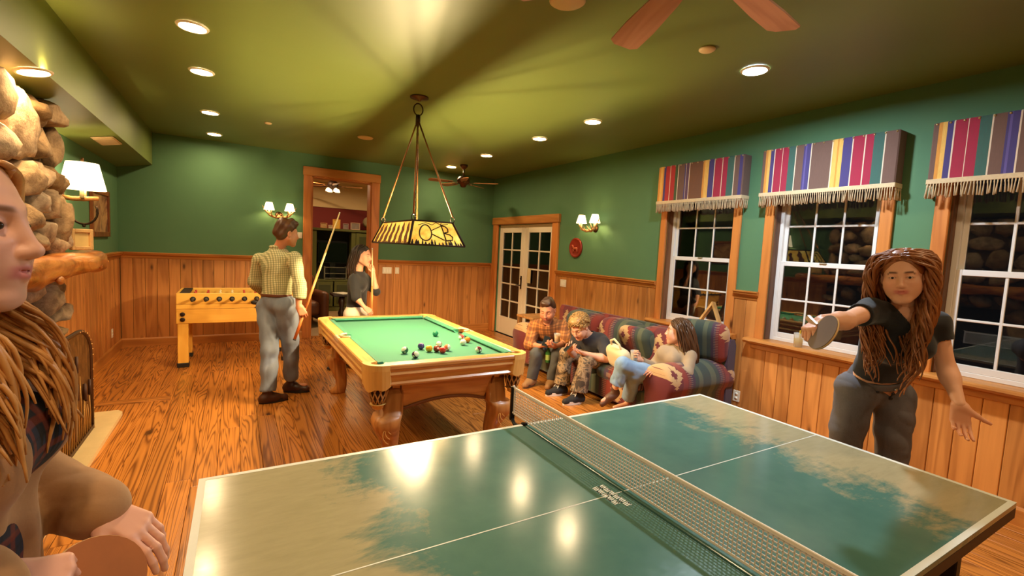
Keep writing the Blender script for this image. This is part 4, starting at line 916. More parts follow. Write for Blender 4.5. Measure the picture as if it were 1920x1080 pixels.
def sofa():
    t = thing('blanket_sofa', 'long rolled arm sofa in burgundy and green southwestern blanket fabric below the window', 'sofa', (0, 0, 0))
    x0, x1, y0, y1 = 3.47, 4.40, 2.84, 5.76
    MBY = blanket_mat('blanket_bands', 1, 2, .98, -.16, .46, .1); MBX = blanket_mat('blanket_arm', 0, 2, .86, .40, .40, .15); MBYX = blanket_mat('blanket_seat', 1, 0, .98, -.06, .50, .3)
    soft('base', MBY, t, x0+.03, x1, y0+.06, y1-.06, .06, .30, .03)
    for k in range(4): MB().tube([((x0+.09, x1-.08)[k % 2], (y0+.12, y1-.12)[k//2], 0), ((x0+.09, x1-.08)[k % 2], (y0+.12, y1-.12)[k//2], .07)], [.025, .035], 10).build('foot', M_OAKD, t)
    n = 3; a0, a1 = y0+.40, y1-.40; w_ = (a1-a0)/n
    for k in range(n):
        soft('seat_cushion', MBYX, t, x0, x1-.22, a0+k*w_+.004, a0+(k+1)*w_-.004, .265, .42, .07, .02)
        soft('back_cushion', MBY, t, x1-.34, x1-.02, a0+k*w_+.004, a0+(k+1)*w_-.004, .38, .82, .13, .02)
    for ya, yb in ((y0, y0+.40), (y1-.40, y1)):
        m = MB(); yc = (ya+yb)/2; prof = []
        # rolled arm: big round top over a narrower panel
        P = [(yc-.15, .06), (yc-.155, .32)]+[(yc-.195*math.cos(a), .445+.175*math.sin(a)) for a in np.linspace(-.35, PI+.35, 22)]+[(yc+.155, .32), (yc+.15, .06)]
        nn = len(P); xs = [x0-.02, x0+.0, x0+.02, x0+.06, x1-.03, x1]; ins = [.80, .93, .98, 1.0, 1.0, .96]
        v = []; f = []
        cyc, czc = yc, .40
        for xx, s_ in zip(xs, ins): v += [(xx, cyc+(a-cyc)*s_, czc+(b-czc)*s_) for a, b in P]
        for i in range(len(xs)-1):
            for k in range(nn): f.append((i*nn+k, i*nn+(k+1) % nn, (i+1)*nn+(k+1) % nn, (i+1)*nn+k))
        f += [tuple(range(nn)), tuple((len(xs)-1)*nn+k for k in range(nn))]
        arm = m.add(v, f, True).build('arm', MBX, t)
    bk = MB(); bk.prism([(x1-.10, .08), (x1, .08), (x1, .78), (x1-.03, .84), (x1-.09, .84), (x1-.12, .78)], y0+.03, y1-.03, 'Y'); bk.build('back_frame', MBY, t)
    p = soft('throw_cushion', blanket_mat('blanket_pillow', 1, 2, .62, .0, .40, .2), None, -.11, .11, -.27, .27, -.20, .20, .10, .03); p.location = (4.20, 3.13, .79); p.rotation_euler = (0, -.25, .35)
    tag(p, 'plump burgundy medallion cushion on the near sofa arm corner', 'cushion')
    p = soft('throw_cushion', blanket_mat('blanket_pillow_b', 1, 2, .62, .3, .40, .2), None, -.09, .09, -.24, .24, -.18, .18, .09, .03); p.location = (4.06, 3.88, .63); p.rotation_euler = (0, -.45, .1)
    tag(p, 'burgundy and tan cushion behind the seated woman', 'cushion')
sofa()
def rebase(t, loc):
    L = Vector(loc)
    for ch in t.children: ch.location = Vector(ch.location) - L
    t.location = L
for o_ in list(bpy.data.objects):
    if o_.name == 'blanket_sofa': rebase(o_, (3.95, 4.28, 0))
# ------------------------------------------------------------------ stone fireplace
def stone_mesh(w, h, d, seed, sub=3):
    """irregular boulder: rounded block, lumpy"""
    bm = bmesh.new(); bmesh.ops.create_icosphere(bm, subdivisions=sub, radius=1.0); rs = np.random.RandomState(seed)
    ph = rs.uniform(0, 6.28, (6, 3)); fr = rs.uniform(1.0, 3.2, (6, 3)); am = rs.uniform(.02, .06, 6); e = rs.uniform(.55, .8); sk = rs.uniform(-.18, .18, 2)
    cuts = [(Vector(rs.normal(size=3)).normalized(), rs.uniform(.60, .86)) for _ in range(8)]
    for v in bm.verts:
        p = v.co.copy()
        q = Vector([math.copysign(abs(a)**e, a) for a in p]); q = q*(.92/max(.6, q.length)*1.12)
        for n_, c_ in cuts:
            k = q.dot(n_)
            if k > c_: q -= n_*(k-c_)*.85
        g = 1.0+sum(am[i]*math.sin(fr[i, 0]*p.x*2+ph[i, 0])*math.sin(fr[i, 1]*p.y*2+ph[i, 1])*math.sin(fr[i, 2]*p.z*2+ph[i, 2])*1.6 for i in range(6))
        q *= g; q.y += q.z*sk[0]; q.z += q.y*sk[1]
        v.co = Vector((q.x*d/2, q.y*w/2, q.z*h/2))
    me = bpy.data.meshes.new('stone'); bm.to_mesh(me); bm.free(); me.polygons.foreach_set('use_smooth', [True]*len(me.polygons)); return me
def stone_mat():
    s = NT('river_stone'); v = s.coords((1, 1, 1), rnd=31.0); f = s.noise(v, 9, 8, .7, .3); g = s.noise(v, 42, 6, .7)
    c = s.ramp(f, [(.28, lin(96, 70, 46)), (.45, lin(150, 116, 76)), (.6, lin(182, 146, 100)), (.8, lin(206, 178, 134))])
    oi = s.n('ShaderNodeObjectInfo'); hs = s.n('ShaderNodeHueSaturation'); s.l(c, hs.inputs['Color']); s.l(s.math('MULTIPLY_ADD', oi.outputs['Random'], .55, .62), hs.inputs['Value']); s.l(s.math('MULTIPLY_ADD', oi.outputs['Random'], -.4, 1.05), hs.inputs['Saturation'])
    s.col(hs.outputs[0]); s.set(Roughness=.85); s.bump(s.math('MULTIPLY_ADD', g, .5, f), .5, .02); return s.m
M_STONE = stone_mat(); M_MORTAR = plain('mortar', lin(82, 60, 40), .95, var=.2, vscale=30, bump=.3)
fp = thing('stone_fireplace', 'tall river stone fireplace chimney along the left wall', 'fireplace', (-1.2, 3.3, 0))
FX = -1.215; FY0, FY1 = 1.6, 4.93
def L2(x, y, z): return (x+1.2, y-3.3, z)
m = MB(); m.box(XL+1.2+.002, FX+1.2, FY0-3.3+.05, FY1-3.3-.05, 1.30, 2.52).box(XL+1.2+.002, FX+1.2, 4.30-3.3, FY1-3.3-.05, 0, 1.30).box(XL+1.2+.002, FX+1.2, FY0-3.3+.05, 2.3-3.3, 0, 1.30)
m.build('mortar_core', M_MORTAR, fp)
MB().box(XL+1.2+.002, XL+1.2+.03, 2.3-3.3, 4.3-3.3, 0, 1.1).build('firebox_back', plain('soot', lin(20, 16, 14), .95), fp)
MB().box(XL+1.2+.002, FX+1.2, 2.3-3.3, 4.3-3.3, 1.08, 1.30).build('lintel', M_MORTAR, fp)
# stones seen in the photo (y, z, width, height), then filler rows toward the camera
ST_ = [(4.42, 2.40, .30, .20), (4.70, 2.44, .26, .18), (4.18, 2.27, .44, .46), (4.62, 2.22, .30, .24), (4.84, 2.24, .18, .34), (4.50, 1.98, .30, .22), (4.75, 1.99, .20, .22), (4.87, 1.97, .12, .18),
 (4.22, 1.94, .34, .24), (4.42, 1.80, .22, .16), (4.62, 1.80, .18, .20), (4.80, 1.70, .16, .38), (4.28, 1.70, .36, .20), (4.58, 1.60, .26, .24), (4.36, 1.52, .34, .18), (4.72, 1.50, .20, .16), (4.88, 1.54, .12, .20),
 (4.74, 1.17, .34, .20), (4.78, .99, .28, .15), (4.70, .83, .32, .17), (4.75, .64, .30, .22), (4.60, .42, .36, .24), (4.80, .40, .20, .26), (4.55, .16, .32, .28), (4.80, .14, .24, .26), (4.46, 1.10, .22, .28), (4.44, .74, .24, .28)]
for i, (y, z, w_, h_) in enumerate(ST_):
    o = link_mesh('stone', stone_mesh(w_*1.10, h_*1.12, .27, i+1), M_STONE, fp, L2(FX+random.uniform(-.02, .035), y, z)); o.rotation_euler = (random.uniform(-.12, .12), 0, 0)
y = 3.98; i = 100
rs_ = random.Random(11)
for zb_, hh in ((1.46, .24), (1.70, .30), (2.0, .22), (2.22, .30)):
    y = 3.98+rs_.uniform(-.05, .03)
    while y > FY0:
        w_ = rs_.uniform(.26, .48); i += 1
        o = link_mesh('stone', stone_mesh(w_*1.1, hh*1.15, .26, i, 2), M_STONE, fp, L2(FX+rs_.uniform(-.03, .03), y-w_/2, zb_+hh/2)); o.rotation_euler = (rs_.uniform(-.1, .1), 0, 0); y -= w_
for zb_, hh in ((0.02, .30), (.32, .26), (.58, .30), (.88, .24)):
    y = 2.28
    while y > FY0+.05:
        w_ = rs_.uniform(.26, .40); i += 1
        link_mesh('stone', stone_mesh(w_*1.1, hh*1.15, .26, i, 2), M_STONE, fp, L2(FX, y-w_/2, zb_+hh/2)); y -= w_
y = 4.3
while y > 2.3:
    w_ = rs_.uniform(.24, .36); i += 1
    link_mesh('stone', stone_mesh(w_*1.1, .24, .30, i, 2), M_STONE, fp, L2(FX, y-w_/2, 1.2)); y -= w_
# mantel: split log slab with knots and a gnarled end
def mantel():
    s = NT('mantel_log'); v = s.coords((3.0, .8, 3.0)); f = s.noise(v, 2.2, 6, .65, 1.6); g = s.noise(s.coords((2, 2, 2)), 2.0, 4, .6, .5)
    c = s.ramp(f, [(.3, lin(110, 54, 18)), (.45, lin(176, 100, 40)), (.6, lin(216, 140, 66)), (.75, lin(150, 78, 30))]); s.col(c); s.set(Roughness=.3, Coat_Weight=.4); s.bump(f, .35, .02); M_ML = s.m
    V = []; F = []; ny_ = 70; n = 20; ya, yb = 1.45, 5.42
    for i in range(ny_+1):
        u = i/ny_; y = ya+(yb-ya)*u
        for k in range(n):
            a = 2*PI*k/n; ca, sa = math.cos(a), math.sin(a)
            w_ = .128+.018*math.sin(y*4.1)+.012*math.sin(y*9.3+1); hh = .085+.016*math.sin(y*3.3+2)+.012*math.sin(y*7.1)
            if u > .94: sh = math.sqrt(max(0.0, 1-((u-.94)/.06)**2))*.55+.45; w_ *= sh; hh *= sh
            x = -1.075+w_*math.copysign(abs(ca)**.8, ca); z = 1.375+hh*math.copysign(abs(sa)**.75, sa)
            if sa > .2: z = min(z, 1.375+.080)
            if sa < 0: z -= .03*abs(math.sin(y*2.6))*abs(sa)*(1 if ca > 0 else .3); x += .02*math.sin(y*11+a*2)*abs(sa)
            V.append((x, y, z))
    for i in range(ny_):
        for k in range(n): F.append((i*n+k, (i+1)*n+k, (i+1)*n+(k+1) % n, i*n+(k+1) % n))
    F += [tuple(range(n)), tuple(ny_*n+k for k in range(n))[::-1]]
    V = [L2(*p) for p in V]
    o = link_mesh('mantel_log', raw('mantel_log', V, F, True), M_ML, fp)
    for (y, z, r) in ((4.05, 1.30, .05), (4.72, 1.34, .045), (5.10, 1.33, .04), (5.34, 1.36, .03)):
        MB().sphere(L2(-.965, y, z), r*.62, 14, 10, (.7, 1.5, .9)).build('burl', M_ML, o)
mantel()
h_ = struct(MB().prism([(-1.385, 1.5), (-.87, 1.5), (-.86, 5.22), (-.90, 5.28), (-1.385, 5.27)], 0.001, .035).build('hearth_slab', plain('hearth_sandstone', lin(206, 176, 124), .7, var=.18, vscale=6, bump=.25)))
# fireplace screen
def screen():
    t = thing('fireplace_screen', 'bronze fireplace screen with cattail reed relief and nailed rim before the hearth', 'fireplace screen', (-1.0, 3.95, .036), 0)
    hw, z1 = .92, .84; r = .34; rim = []
    pts = [(-hw, 0)]+[(-hw+r-r*math.cos(a), z1-.24+.24*math.sin(a)) for a in np.linspace(0, PI/2, 9)]+[(hw-r+r*math.sin(a), z1-.24+.24*math.cos(a)) for a in np.linspace(0, PI/2, 9)]+[(hw, 0)]
    s = NT('screen_bronze'); f = s.noise(s.coords((2, 6, 2)), 4, 6, .65); s.col(s.ramp(f, [(.3, lin(50, 32, 18)), (.5, lin(110, 76, 40)), (.7, lin(150, 110, 62))])); s.set(Roughness=.4, Metallic=.6); s.bump(f, .3, .01)
    MB().prism(pts, -.004, .004, 'X').build('panel', s.m, t)
    rimm = plain('screen_rim', lin(74, 46, 26), .45, .6)
    MB().tube([(0.004, a, b) for a, b in pts], .016, 8).build('rim', rimm, t); MB().box(-.02, .02, -hw, hw, 0, .03).build('bottom_bar', rimm, t)
    m = MB()
    for a, b in pts[::1]: m.sphere((.02, a, b), .007, 8, 6)
    for k in range(6): m.sphere((.02, hw, .08+k*.08), .006, 8, 6)
    tag(m.build('rim_nails', plain('rim_nail', lin(190, 140, 80), .35, .8), t), kind='stuff')
    rg = random.Random(8); gold = plain('reed_gold', lin(176, 130, 66), .4, .6, var=.2, vscale=20); brn = plain('cattail_brown', lin(64, 36, 20), .6, .3)
    for k in range(34):
        y = -hw+.07+(2*hw-.14)*(k+.5)/34; hh = rg.uniform(.3, .70)*(1 if abs(y) < hw-.25 else .8); b = rg.uniform(-.06, .06)
        MB().tube([(.012, y, .03), (.016, y+b*.3, hh*.5), (.014, y+b, hh)], [.006, .006, .002], 5).build('reed', gold, t)
        if k % 2: MB().tube([(.018, y+b, hh-.02), (.018, y+b*1.1, hh+.10)], [.011, .010], 8).build('cattail', brn, t)
    for y in (-.6, .6): MB().box(-.18, .0, y-.012, y+.012, 0, .02).build('foot', rimm, t)
screen()
picture('mantel_photo_frame', 'small birch framed photo standing on the log mantel', (-1.08, 5.05, 1.55), PI/2-.5, .20, .17, .03, plain('photo_cream', lin(226, 196, 130), .5, var=.15, vscale=12), 'photo frame', plain('birch_bark', lin(206, 166, 110), .7, var=.3, vscale=30, bump=.4))
# ------------------------------------------------------------------ the room behind the doorway
Y2, YF = YB+TH, 12.0
M_CREAMW = plain('cream_wall', lin(226, 196, 146), .8, var=.05, vscale=3); M_REDW = plain('red_wall', lin(120, 36, 30), .8, var=.08, vscale=3)
struct(MB().box(-.6, 4.2, Y2, YF+.2, -.12, -.001).build('floor_next_room', plain('stone_floor', lin(160, 128, 92), .5, var=.15, vscale=5)))
struct(MB().box(-.6, 4.2, Y2, YF+.2, 3.0, 3.1).build('ceiling_next_room', M_CREAMW))
wf = struct(MB().box(-.6, 4.2, YF, YF+.15, 0, 2.42).build('wall_far', M_REDW)); struct(MB().box(-.6, 4.2, YF-.02, YF+.15, 2.42, 3.0).build('wall_far_upper', M_CREAMW))
struct(MB().box(-.75, -.6, Y2, YF+.2, 0, 3.0).build('wall_far_left', M_CREAMW)); struct(MB().box(4.2, 4.35, Y2, YF+.2, 0, 3.0).build('wall_far_right', M_CREAMW))
fan((1.80, 10.7), 2.80, .60, 5, .9, 'bronze ceiling fan with small lit shades in the room beyond the doorway', M_BLADE2, .06, M_IRON, True, 3.0)
M_OLIVE = plain('olive_paint', lin(92, 92, 40), .5, var=.08, vscale=6); M_OLIVED = plain('olive_paint_dark', lin(64, 66, 30), .5)
cb = thing('media_cabinet', 'olive green built in media cabinet seen through the doorway', 'cabinet', (2.3, YF-.28, 0))
m = MB(); m.box(-.80, -.70, -.26, .26, 0, 1.86, .004).box(.06, .16, -.26, .26, 0, 1.86, .004).box(.76, .86, -.26, .26, 0, 1.86, .004).box(-.70, .76, .22, .26, 0, 1.86).box(-.70, .76, -.26, .26, .70, .74, .003).box(-.70, .76, -.26, .26, 0, .10)
m.build('carcass', M_OLIVE, cb); MB().box(-.84, .90, -.30, .27, 1.86, 1.915, .008).build('cornice', M_OLIVE, cb)
for x0, x1 in ((-.70, -.33), (-.31, .06), (.16, .45), (.47, .76)):
    d = MB().box(x0+.004, x1-.004, -.275, -.255, .11, .69, .004).build('door', M_OLIVE, cb); MB().box(x0+.06, x1-.06, -.282, -.27, .18, .62, .005).build('raised_panel', M_OLIVED, d); MB().sphere((x1-.03, -.285, .45), .012, 8, 6).build('knob', M_BRASS, d)
d = MB().box(.164, .756, -.275, -.255, .75, 1.84, .004).build('door', M_OLIVE, cb); MB().box(.24, .68, -.282, -.27, .83, 1.76, .005).build('raised_panel', M_OLIVED, d)
MB().box(-.70, .06, .0, .02, .74, 1.86).build('niche_back', plain('niche_dark', lin(14, 12, 12), .7), cb)
tv = thing('television', 'black television in the cabinet niche beyond the doorway', 'television', (1.98, YF-.34, .74)); MB().box(-.33, .33, -.03, .03, .36, .86, .008).build('bezel', plain('tv_black', lin(16, 14, 14), .3), tv); MB().box(-.31, .31, -.034, -.03, .39, .84).build('screen', plain('tv_screen', lin(8, 8, 10), .08), tv)
MB().box(-.06, .06, -.03, .03, .01, .37).box(-.2, .2, -.035, .035, 0, .015).build('stand', plain('tv_black', lin(16, 14, 14), .3), tv)
sh = thing('audio_rack', 'small silver audio rack with shelves under the television', 'rack', (2.02, YF-.46, .74)); MM = plain('rack_silver', lin(170, 160, 140), .3, .8)
for z in (.02, .13, .27): MB().box(-.25, .25, -.08, .08, z, z+.012).build('shelf', MM, sh)
for x in (-.24, .24): MB().box(x-.01, x+.01, -.08, .08, 0, .30).build('upright', MM, sh)
ph = [(1.78, .15, .12, (180, 140, 90)), (1.93, .10, .08, (200, 180, 150)), (2.06, .17, .22, (226, 176, 70)), (2.27, .13, .14, (150, 130, 120)), (2.49, .22, .17, (200, 160, 120))]
lb = ['small framed photo at the left end of the cabinet top', 'tiny figurine photo second on the cabinet top', 'tall yellow framed picture on the cabinet top', 'grey framed photo beside the yellow picture', 'wide framed photo beside the globe']
for (x, w_, hh, c), l in zip(ph, lb): picture('shelf_photo_frame', l, (x, YF-.30, 1.915+hh/2+.004), 0, w_, hh, .018, plain('shelf_photo_%d' % c[2], lin(*c), .5, var=.4, vscale=14), 'photo frame', plain('shelf_frame_%d' % c[0], lin(min(255, c[0]+20), c[1], c[2]), .5))
gl = thing('globe', 'pale globe on a stand at the right end of the cabinet top', 'globe', (2.80, YF-.30, 1.915)); MB().sphere((0, 0, .20), .135, 22, 14).build('sphere', art_mat('globe_map', [(.4, lin(196, 180, 140)), (.55, lin(160, 150, 120)), (.7, lin(206, 170, 110))], 5, (1, 1, 1)), gl)
MB().lathe([(.09, 0), (.08, .015), (.02, .03), (.02, .065)], 16).tube([(.15*math.cos(a), 0, .20+.15*math.sin(a)) for a in np.linspace(-1.4, 1.4, 13)], .007, 6).build('stand', M_BRASS, gl)
M_LEATH = plain('brown_leather', lin(112, 60, 28), .45, var=.15, vscale=8, bump=.1)
ac = thing('leather_armchair', 'brown leather armchair just beyond the doorway', 'armchair', (1.05, 9.78, 0), .2)
soft('seat', M_LEATH, ac, -.30, .30, -.38, .32, .20, .46, .08, .03); soft('arm', M_LEATH, ac, -.46, -.28, -.42, .40, .08, .66, .09); soft('arm', M_LEATH, ac, .28, .46, -.42, .40, .08, .66, .09); soft('backrest', M_LEATH, ac, -.42, .42, .24, .46, .10, .95, .12)
for sx in (-1, 1):
    for sy in (-1, 1): MB().tube([(sx*.38, sy*.34, 0), (sx*.38, sy*.34, .12)], [.025, .03], 8).build('foot', M_OAKD, ac)
st_ = thing('side_table', 'small dark side table with a magazine beyond the doorway', 'side table', (1.83, 9.65, 0)); DKW = wood('dark_walnut', lin(30, 16, 10), lin(62, 36, 22), 'Z', 4, rough=.4)
MB().box(-.20, .20, -.22, .22, .56, .60, .006).build('top', DKW, st_); MB().lathe([(.05, .10), (.075, .22), (.04, .32), (.07, .44), (.05, .56)], 14).build('pedestal', DKW, st_)
for k in range(4): a = PI/4+k*PI/2; MB().tube([(0, 0, .14), (.12*math.cos(a), .12*math.sin(a), .12), (.2*math.cos(a), .2*math.sin(a), .02), (.22*math.cos(a), .22*math.sin(a), .0)], [.025, .022, .02, .02], 8).build('foot', DKW, st_)
tag(MB().box(-.12, .12, -.16, .16, 0, .018, .003).build('magazine', plain('magazine_white', lin(226, 216, 196), .5), None, (1.84, 9.63, .601), (0, 0, .4)), 'white magazine lying on the dark side table', 'magazine')
ot = soft('ottoman', plain('ottoman_tan', lin(196, 160, 106), .8, var=.1), None, -.26, .26, -.22, .22, 0, .36, .09, .02); ot.location = (2.38, 10.1, 0); tag(ot, 'tan padded ottoman beside the dark side table', 'ottoman')
M_CANN = emit('can_lamp_next_room', WARM2, CAN_L*1.9)
can(1.3, 10.4, 3.0, M_CANN, 'recessed light in the ceiling of the room beyond', 'lights of the room beyond'); can(2.7, 10.0, 3.0, M_CANN, 'recessed light over the right part of the room beyond', 'lights of the room beyond')
# ------------------------------------------------------------------ things on sills, end table
def tri_rack():
    M_RK = wood('rack_pine', lin(196, 140, 74), lin(232, 184, 116), 'Z', 3, rough=.4)
    t = thing('ball_triangle_rack', 'wooden ball triangle leaning on the sill of the farthest window', 'triangle rack', (XR-.065, 3.20, WZ0+.008)); t.rotation_euler = (0, .16, 0)
    P = [Vector((0, -.155, .014)), Vector((0, .155, .014)), Vector((0, 0, .285))]; C_ = (P[0]+P[1]+P[2])/3
    nm = ['bottom_bar', 'side_bar', 'side_bar']
    for i in range(3):
        a, b = P[i], P[(i+1) % 3]; d = (b-a).normalized(); n = Vector((1, 0, 0)).cross(d)
        q = [a-d*.012-n*.011, b+d*.012-n*.011, b+d*.0+n*.011, a-d*.0+n*.011]
        v = [p+Vector((-.025, 0, 0)) for p in q]+[p+Vector((.025, 0, 0)) for p in q]
        MB().add(v, [(0, 1, 2, 3), (7, 6, 5, 4)]+[(k, (k+1) % 4, 4+(k+1) % 4, 4+k) for k in range(4)]).build(nm[i], M_RK, t)
tri_rack()
def clear_mat(nm, tint, k=.75):
    s = NT(nm); tr = s.n('ShaderNodeBsdfTransparent'); tr.inputs['Color'].default_value = (*tint, 1); mx = s.n('ShaderNodeMixShader'); mx.inputs[0].default_value = 1-k
    s.col(tint); s.set(Roughness=.08); s.l(tr.outputs[0], mx.inputs[1]); s.l(s.b.outputs[0], mx.inputs[2]); s.l(mx.outputs[0], s.o.inputs['Surface']); return s.m
M_CLEAR = clear_mat('clear_plastic', (.95, .94, .9), .72)
def cup(loc, label, drink, r0=.030, r1=.041, h=.115, fill=.6, name='plastic_cup'):
    t = thing(name, label, 'cup', loc, 0, 'clear cups with drinks')
    MB().lathe([(r0, 0), (r1, h), (r1+.002, h), (r1+.002, h-.004), (r0+.001, -.0005), (0, -.0005)], 20, cap=False).build('cup_wall', M_CLEAR, t)
    rf = r0+(r1-r0)*fill; MB().lathe([(0, .003), (r0-.002, .003), (rf-.002, h*fill), (0, h*fill)], 18).build('drink', drink, t)
    return t
DR1 = plain('pale_drink', lin(232, 204, 140), .15, spec=.6)
g = cup((XR-.05, 2.275, WZ0+.007), 'clear glass of pale drink on the sill of the middle window', DR1, .034, .040, .125, .62); MB().box(.012, .030, -.004, .004, .06, .15, .002).build('lemon_wedge', plain('lemon', lin(230, 190, 60), .4), g)
et = thing('end_table', 'square pine end table squeezed beside the far sofa arm', 'end table', (4.06, 6.02, 0)); ETW = wood('end_table_pine', lin(140, 90, 44), lin(196, 142, 84), 'Z', 4, rough=.4)
MB().box(-.24, .24, -.22, .22, .60, .635, .006).build('top', ETW, et)
for sx in (-1, 1):
    for sy in (-1, 1): MB().box(sx*.20-.03, sx*.20+.03, sy*.18-.03, sy*.18+.03, 0, .60, .005).build('leg', ETW, et)
MB().box(-.20, .20, -.18, .18, .20, .225, .004).build('shelf', ETW, et)
# ------------------------------------------------------------------ figures: smooth-blended solids meshed with surface nets
def nv(*a): return np.array(a, dtype=float)
def unit(v): v = np.asarray(v, float); return v/max(1e-9, np.linalg.norm(v))
class Solid:
    def __init__(s): s.ops = []
    def cone(s, a, b, ra, rb, k=.02, sub=False, flat=None):
        """tapered capsule; flat=(dir, f) squashes it along dir by f"""
        s.ops.append(('c', nv(*a), nv(*b), ra, rb, k, sub, flat)); return s
    def chain(s, pts, rs, k=.02, **kw):
        for i in range(len(pts)-1): s.cone(pts[i], pts[i+1], rs[i], rs[i+1], k, **kw)
        return s
    def ell(s, c, r, R=None, k=.02, sub=False): s.ops.append(('e', nv(*c), nv(*r), np.eye(3) if R is None else np.asarray(R), k, sub)); return s
    def half(s, p, n, k=.004): s.ops.append(('h', nv(*p), unit(n), k)); return s   # cut away everything on the n side
    def eval(s, h):
        lo = nv(1e9, 1e9, 1e9); hi = -lo
        for o in s.ops:
            if o[0] == 'c' and not o[6]: r = max(o[3], o[4]); lo = np.minimum(lo, np.minimum(o[1], o[2])-r); hi = np.maximum(hi, np.maximum(o[1], o[2])+r)
            if o[0] == 'e' and not o[5]: r = max(o[2]); lo = np.minimum(lo, o[1]-r); hi = np.maximum(hi, o[1]+r)
        lo -= 4*h; hi += 4*h; n = np.ceil((hi-lo)/h).astype(int)+1
        D = np.full(n, 1.0, np.float32); ax = [(lo[i]+h*np.arange(n[i])).astype(np.float32) for i in range(3)]
        for o in s.ops:
            if o[0] == 'h':
                _, p, nn, k = o
                d = ((ax[0]-p[0])*nn[0])[:, None, None]+((ax[1]-p[1])*nn[1])[None, :, None]+((ax[2]-p[2])*nn[2])[None, None, :]
                D = np.maximum(D, d.astype(np.float32)); continue
            k = o[5] if o[0] == 'c' else o[4]; sub = o[6] if o[0] == 'c' else o[5]
            if o[0] == 'c': r = max(o[3], o[4]); bl, bh = np.minimum(o[1], o[2])-r, np.maximum(o[1], o[2])+r
            else: r = max(o[2]); bl, bh = o[1]-r, o[1]+r
            pad = k*1.2+3*h; i0 = np.clip(np.floor((bl-pad-lo)/h).astype(int), 0, n-1); i1 = np.clip(np.ceil((bh+pad-lo)/h).astype(int)+1, 1, n)
            if np.any(i1 <= i0): continue
            sl = tuple(slice(i0[q], i1[q]) for q in range(3)); X = ax[0][sl[0]][:, None, None]; Y = ax[1][sl[1]][None, :, None]; Z = ax[2][sl[2]][None, None, :]
            if o[0] == 'c':
                _, a, b, ra, rb, k, sub, flat = o; ba = b-a; L2_ = max(1e-9, ba@ba)
                px, py, pz = X-a[0], Y-a[1], Z-a[2]; t = np.clip((px*ba[0]+py*ba[1]+pz*ba[2])/L2_, 0, 1)
                qx, qy, qz = px-t*ba[0], py-t*ba[1], pz-t*ba[2]
                q2 = qx*qx+qy*qy+qz*qz
                if flat is not None:
                    fd, ff = unit(flat[0]), flat[1]; w_ = qx*fd[0]+qy*fd[1]+qz*fd[2]; q2 = np.maximum(0, q2+w_*w_*(1/ff**2-1))
                d = np.sqrt(q2)-(ra+(rb-ra)*t)
                if flat is not None: d = d*(.5+.5*ff)
            else:
                _, c, r, R, k, sub = o; px, py, pz = X-c[0], Y-c[1], Z-c[2]
                u = (px*R[0, 0]+py*R[1, 0]+pz*R[2, 0]); v = (px*R[0, 1]+py*R[1, 1]+pz*R[2, 1]); w_ = (px*R[0, 2]+py*R[1, 2]+pz*R[2, 2])
                k0 = np.sqrt((u/r[0])**2+(v/r[1])**2+(w_/r[2])**2); k1 = np.sqrt((u/r[0]**2)**2+(v/r[1]**2)**2+(w_/r[2]**2)**2)+1e-6; d = k0*(k0-1)/k1
            A = D[sl]
            if sub: d = -d; hh = np.clip(.5-.5*(A-d)/k, 0, 1); D[sl] = A*(1-hh)+d*hh+k*hh*(1-hh)
            else: hh = np.clip(.5+.5*(A-d)/k, 0, 1); D[sl] = A*(1-hh)+d*hh-k*hh*(1-hh)
        return D, lo, h
    def net(s, h):
        D, lo, h = s.eval(h); I = D < 0; n = np.array(D.shape)
        cnt = np.zeros(n-1, np.int8)
        for i in (0, 1):
            for j in (0, 1):
                for k in (0, 1): cnt += I[i:n[0]-1+i, j:n[1]-1+j, k:n[2]-1+k]
        act = (cnt > 0) & (cnt < 8); ci = np.argwhere(act); idx = np.full(n-1, -1, np.int32); idx[act] = np.arange(len(ci))
        P = np.zeros((len(ci), 3)); C = np.zeros(len(ci)); c0 = ci[:, 0], ci[:, 1], ci[:, 2]
        cor = [(i, j, k) for i in (0, 1) for j in (0, 1) for k in (0, 1)]; val = {c: D[c0[0]+c[0], c0[1]+c[1], c0[2]+c[2]] for c in cor}
        for c in cor:
            for a in range(3):
                if c[a]: continue
                e = list(c); e[a] = 1; va, vb = val[c], val[tuple(e)]; m = (va < 0) != (vb < 0); t = va[m]/(va[m]-vb[m]); q = np.tile(np.array(c, float), (m.sum(), 1)); q[:, a] = t; P[m] += q; C[m] += 1
        V = lo+(ci+P/C[:, None])*h; F = []
        for a in range(3):
            sl0 = [slice(None)]*3; sl1 = [slice(None)]*3; sl0[a] = slice(0, -1); sl1[a] = slice(1, None); x = I[tuple(sl0)] != I[tuple(sl1)]; e = np.argwhere(x); b, c = [q for q in range(3) if q != a]
            ok = (e[:, b] > 0) & (e[:, c] > 0) & (e[:, b] < n[b]-1) & (e[:, c] < n[c]-1); e = e[ok]
            def g(db, dc): f = e.copy(); f[:, b] += db; f[:, c] += dc; return idx[f[:, 0], f[:, 1], f[:, 2]]
            q = np.stack([g(-1, -1), g(0, -1), g(0, 0), g(-1, 0)], 1); fl = I[e[:, 0], e[:, 1], e[:, 2]]
            if a == 1: fl = ~fl
            q[~fl] = q[~fl][:, ::-1]; F.append(q)
        return V, np.concatenate(F)
def vnoise(P, f, seed=0):
    """cheap smooth pseudo-noise from sines, about -1..1"""
    rs = np.random.RandomState(seed); o = np.zeros(len(P))
    for i in range(5):
        d = rs.normal(size=3); d /= np.linalg.norm(d); o += np.sin(P@d*f*rs.uniform(.6, 1.7)+rs.uniform(0, 6.28))
    return o/3.0
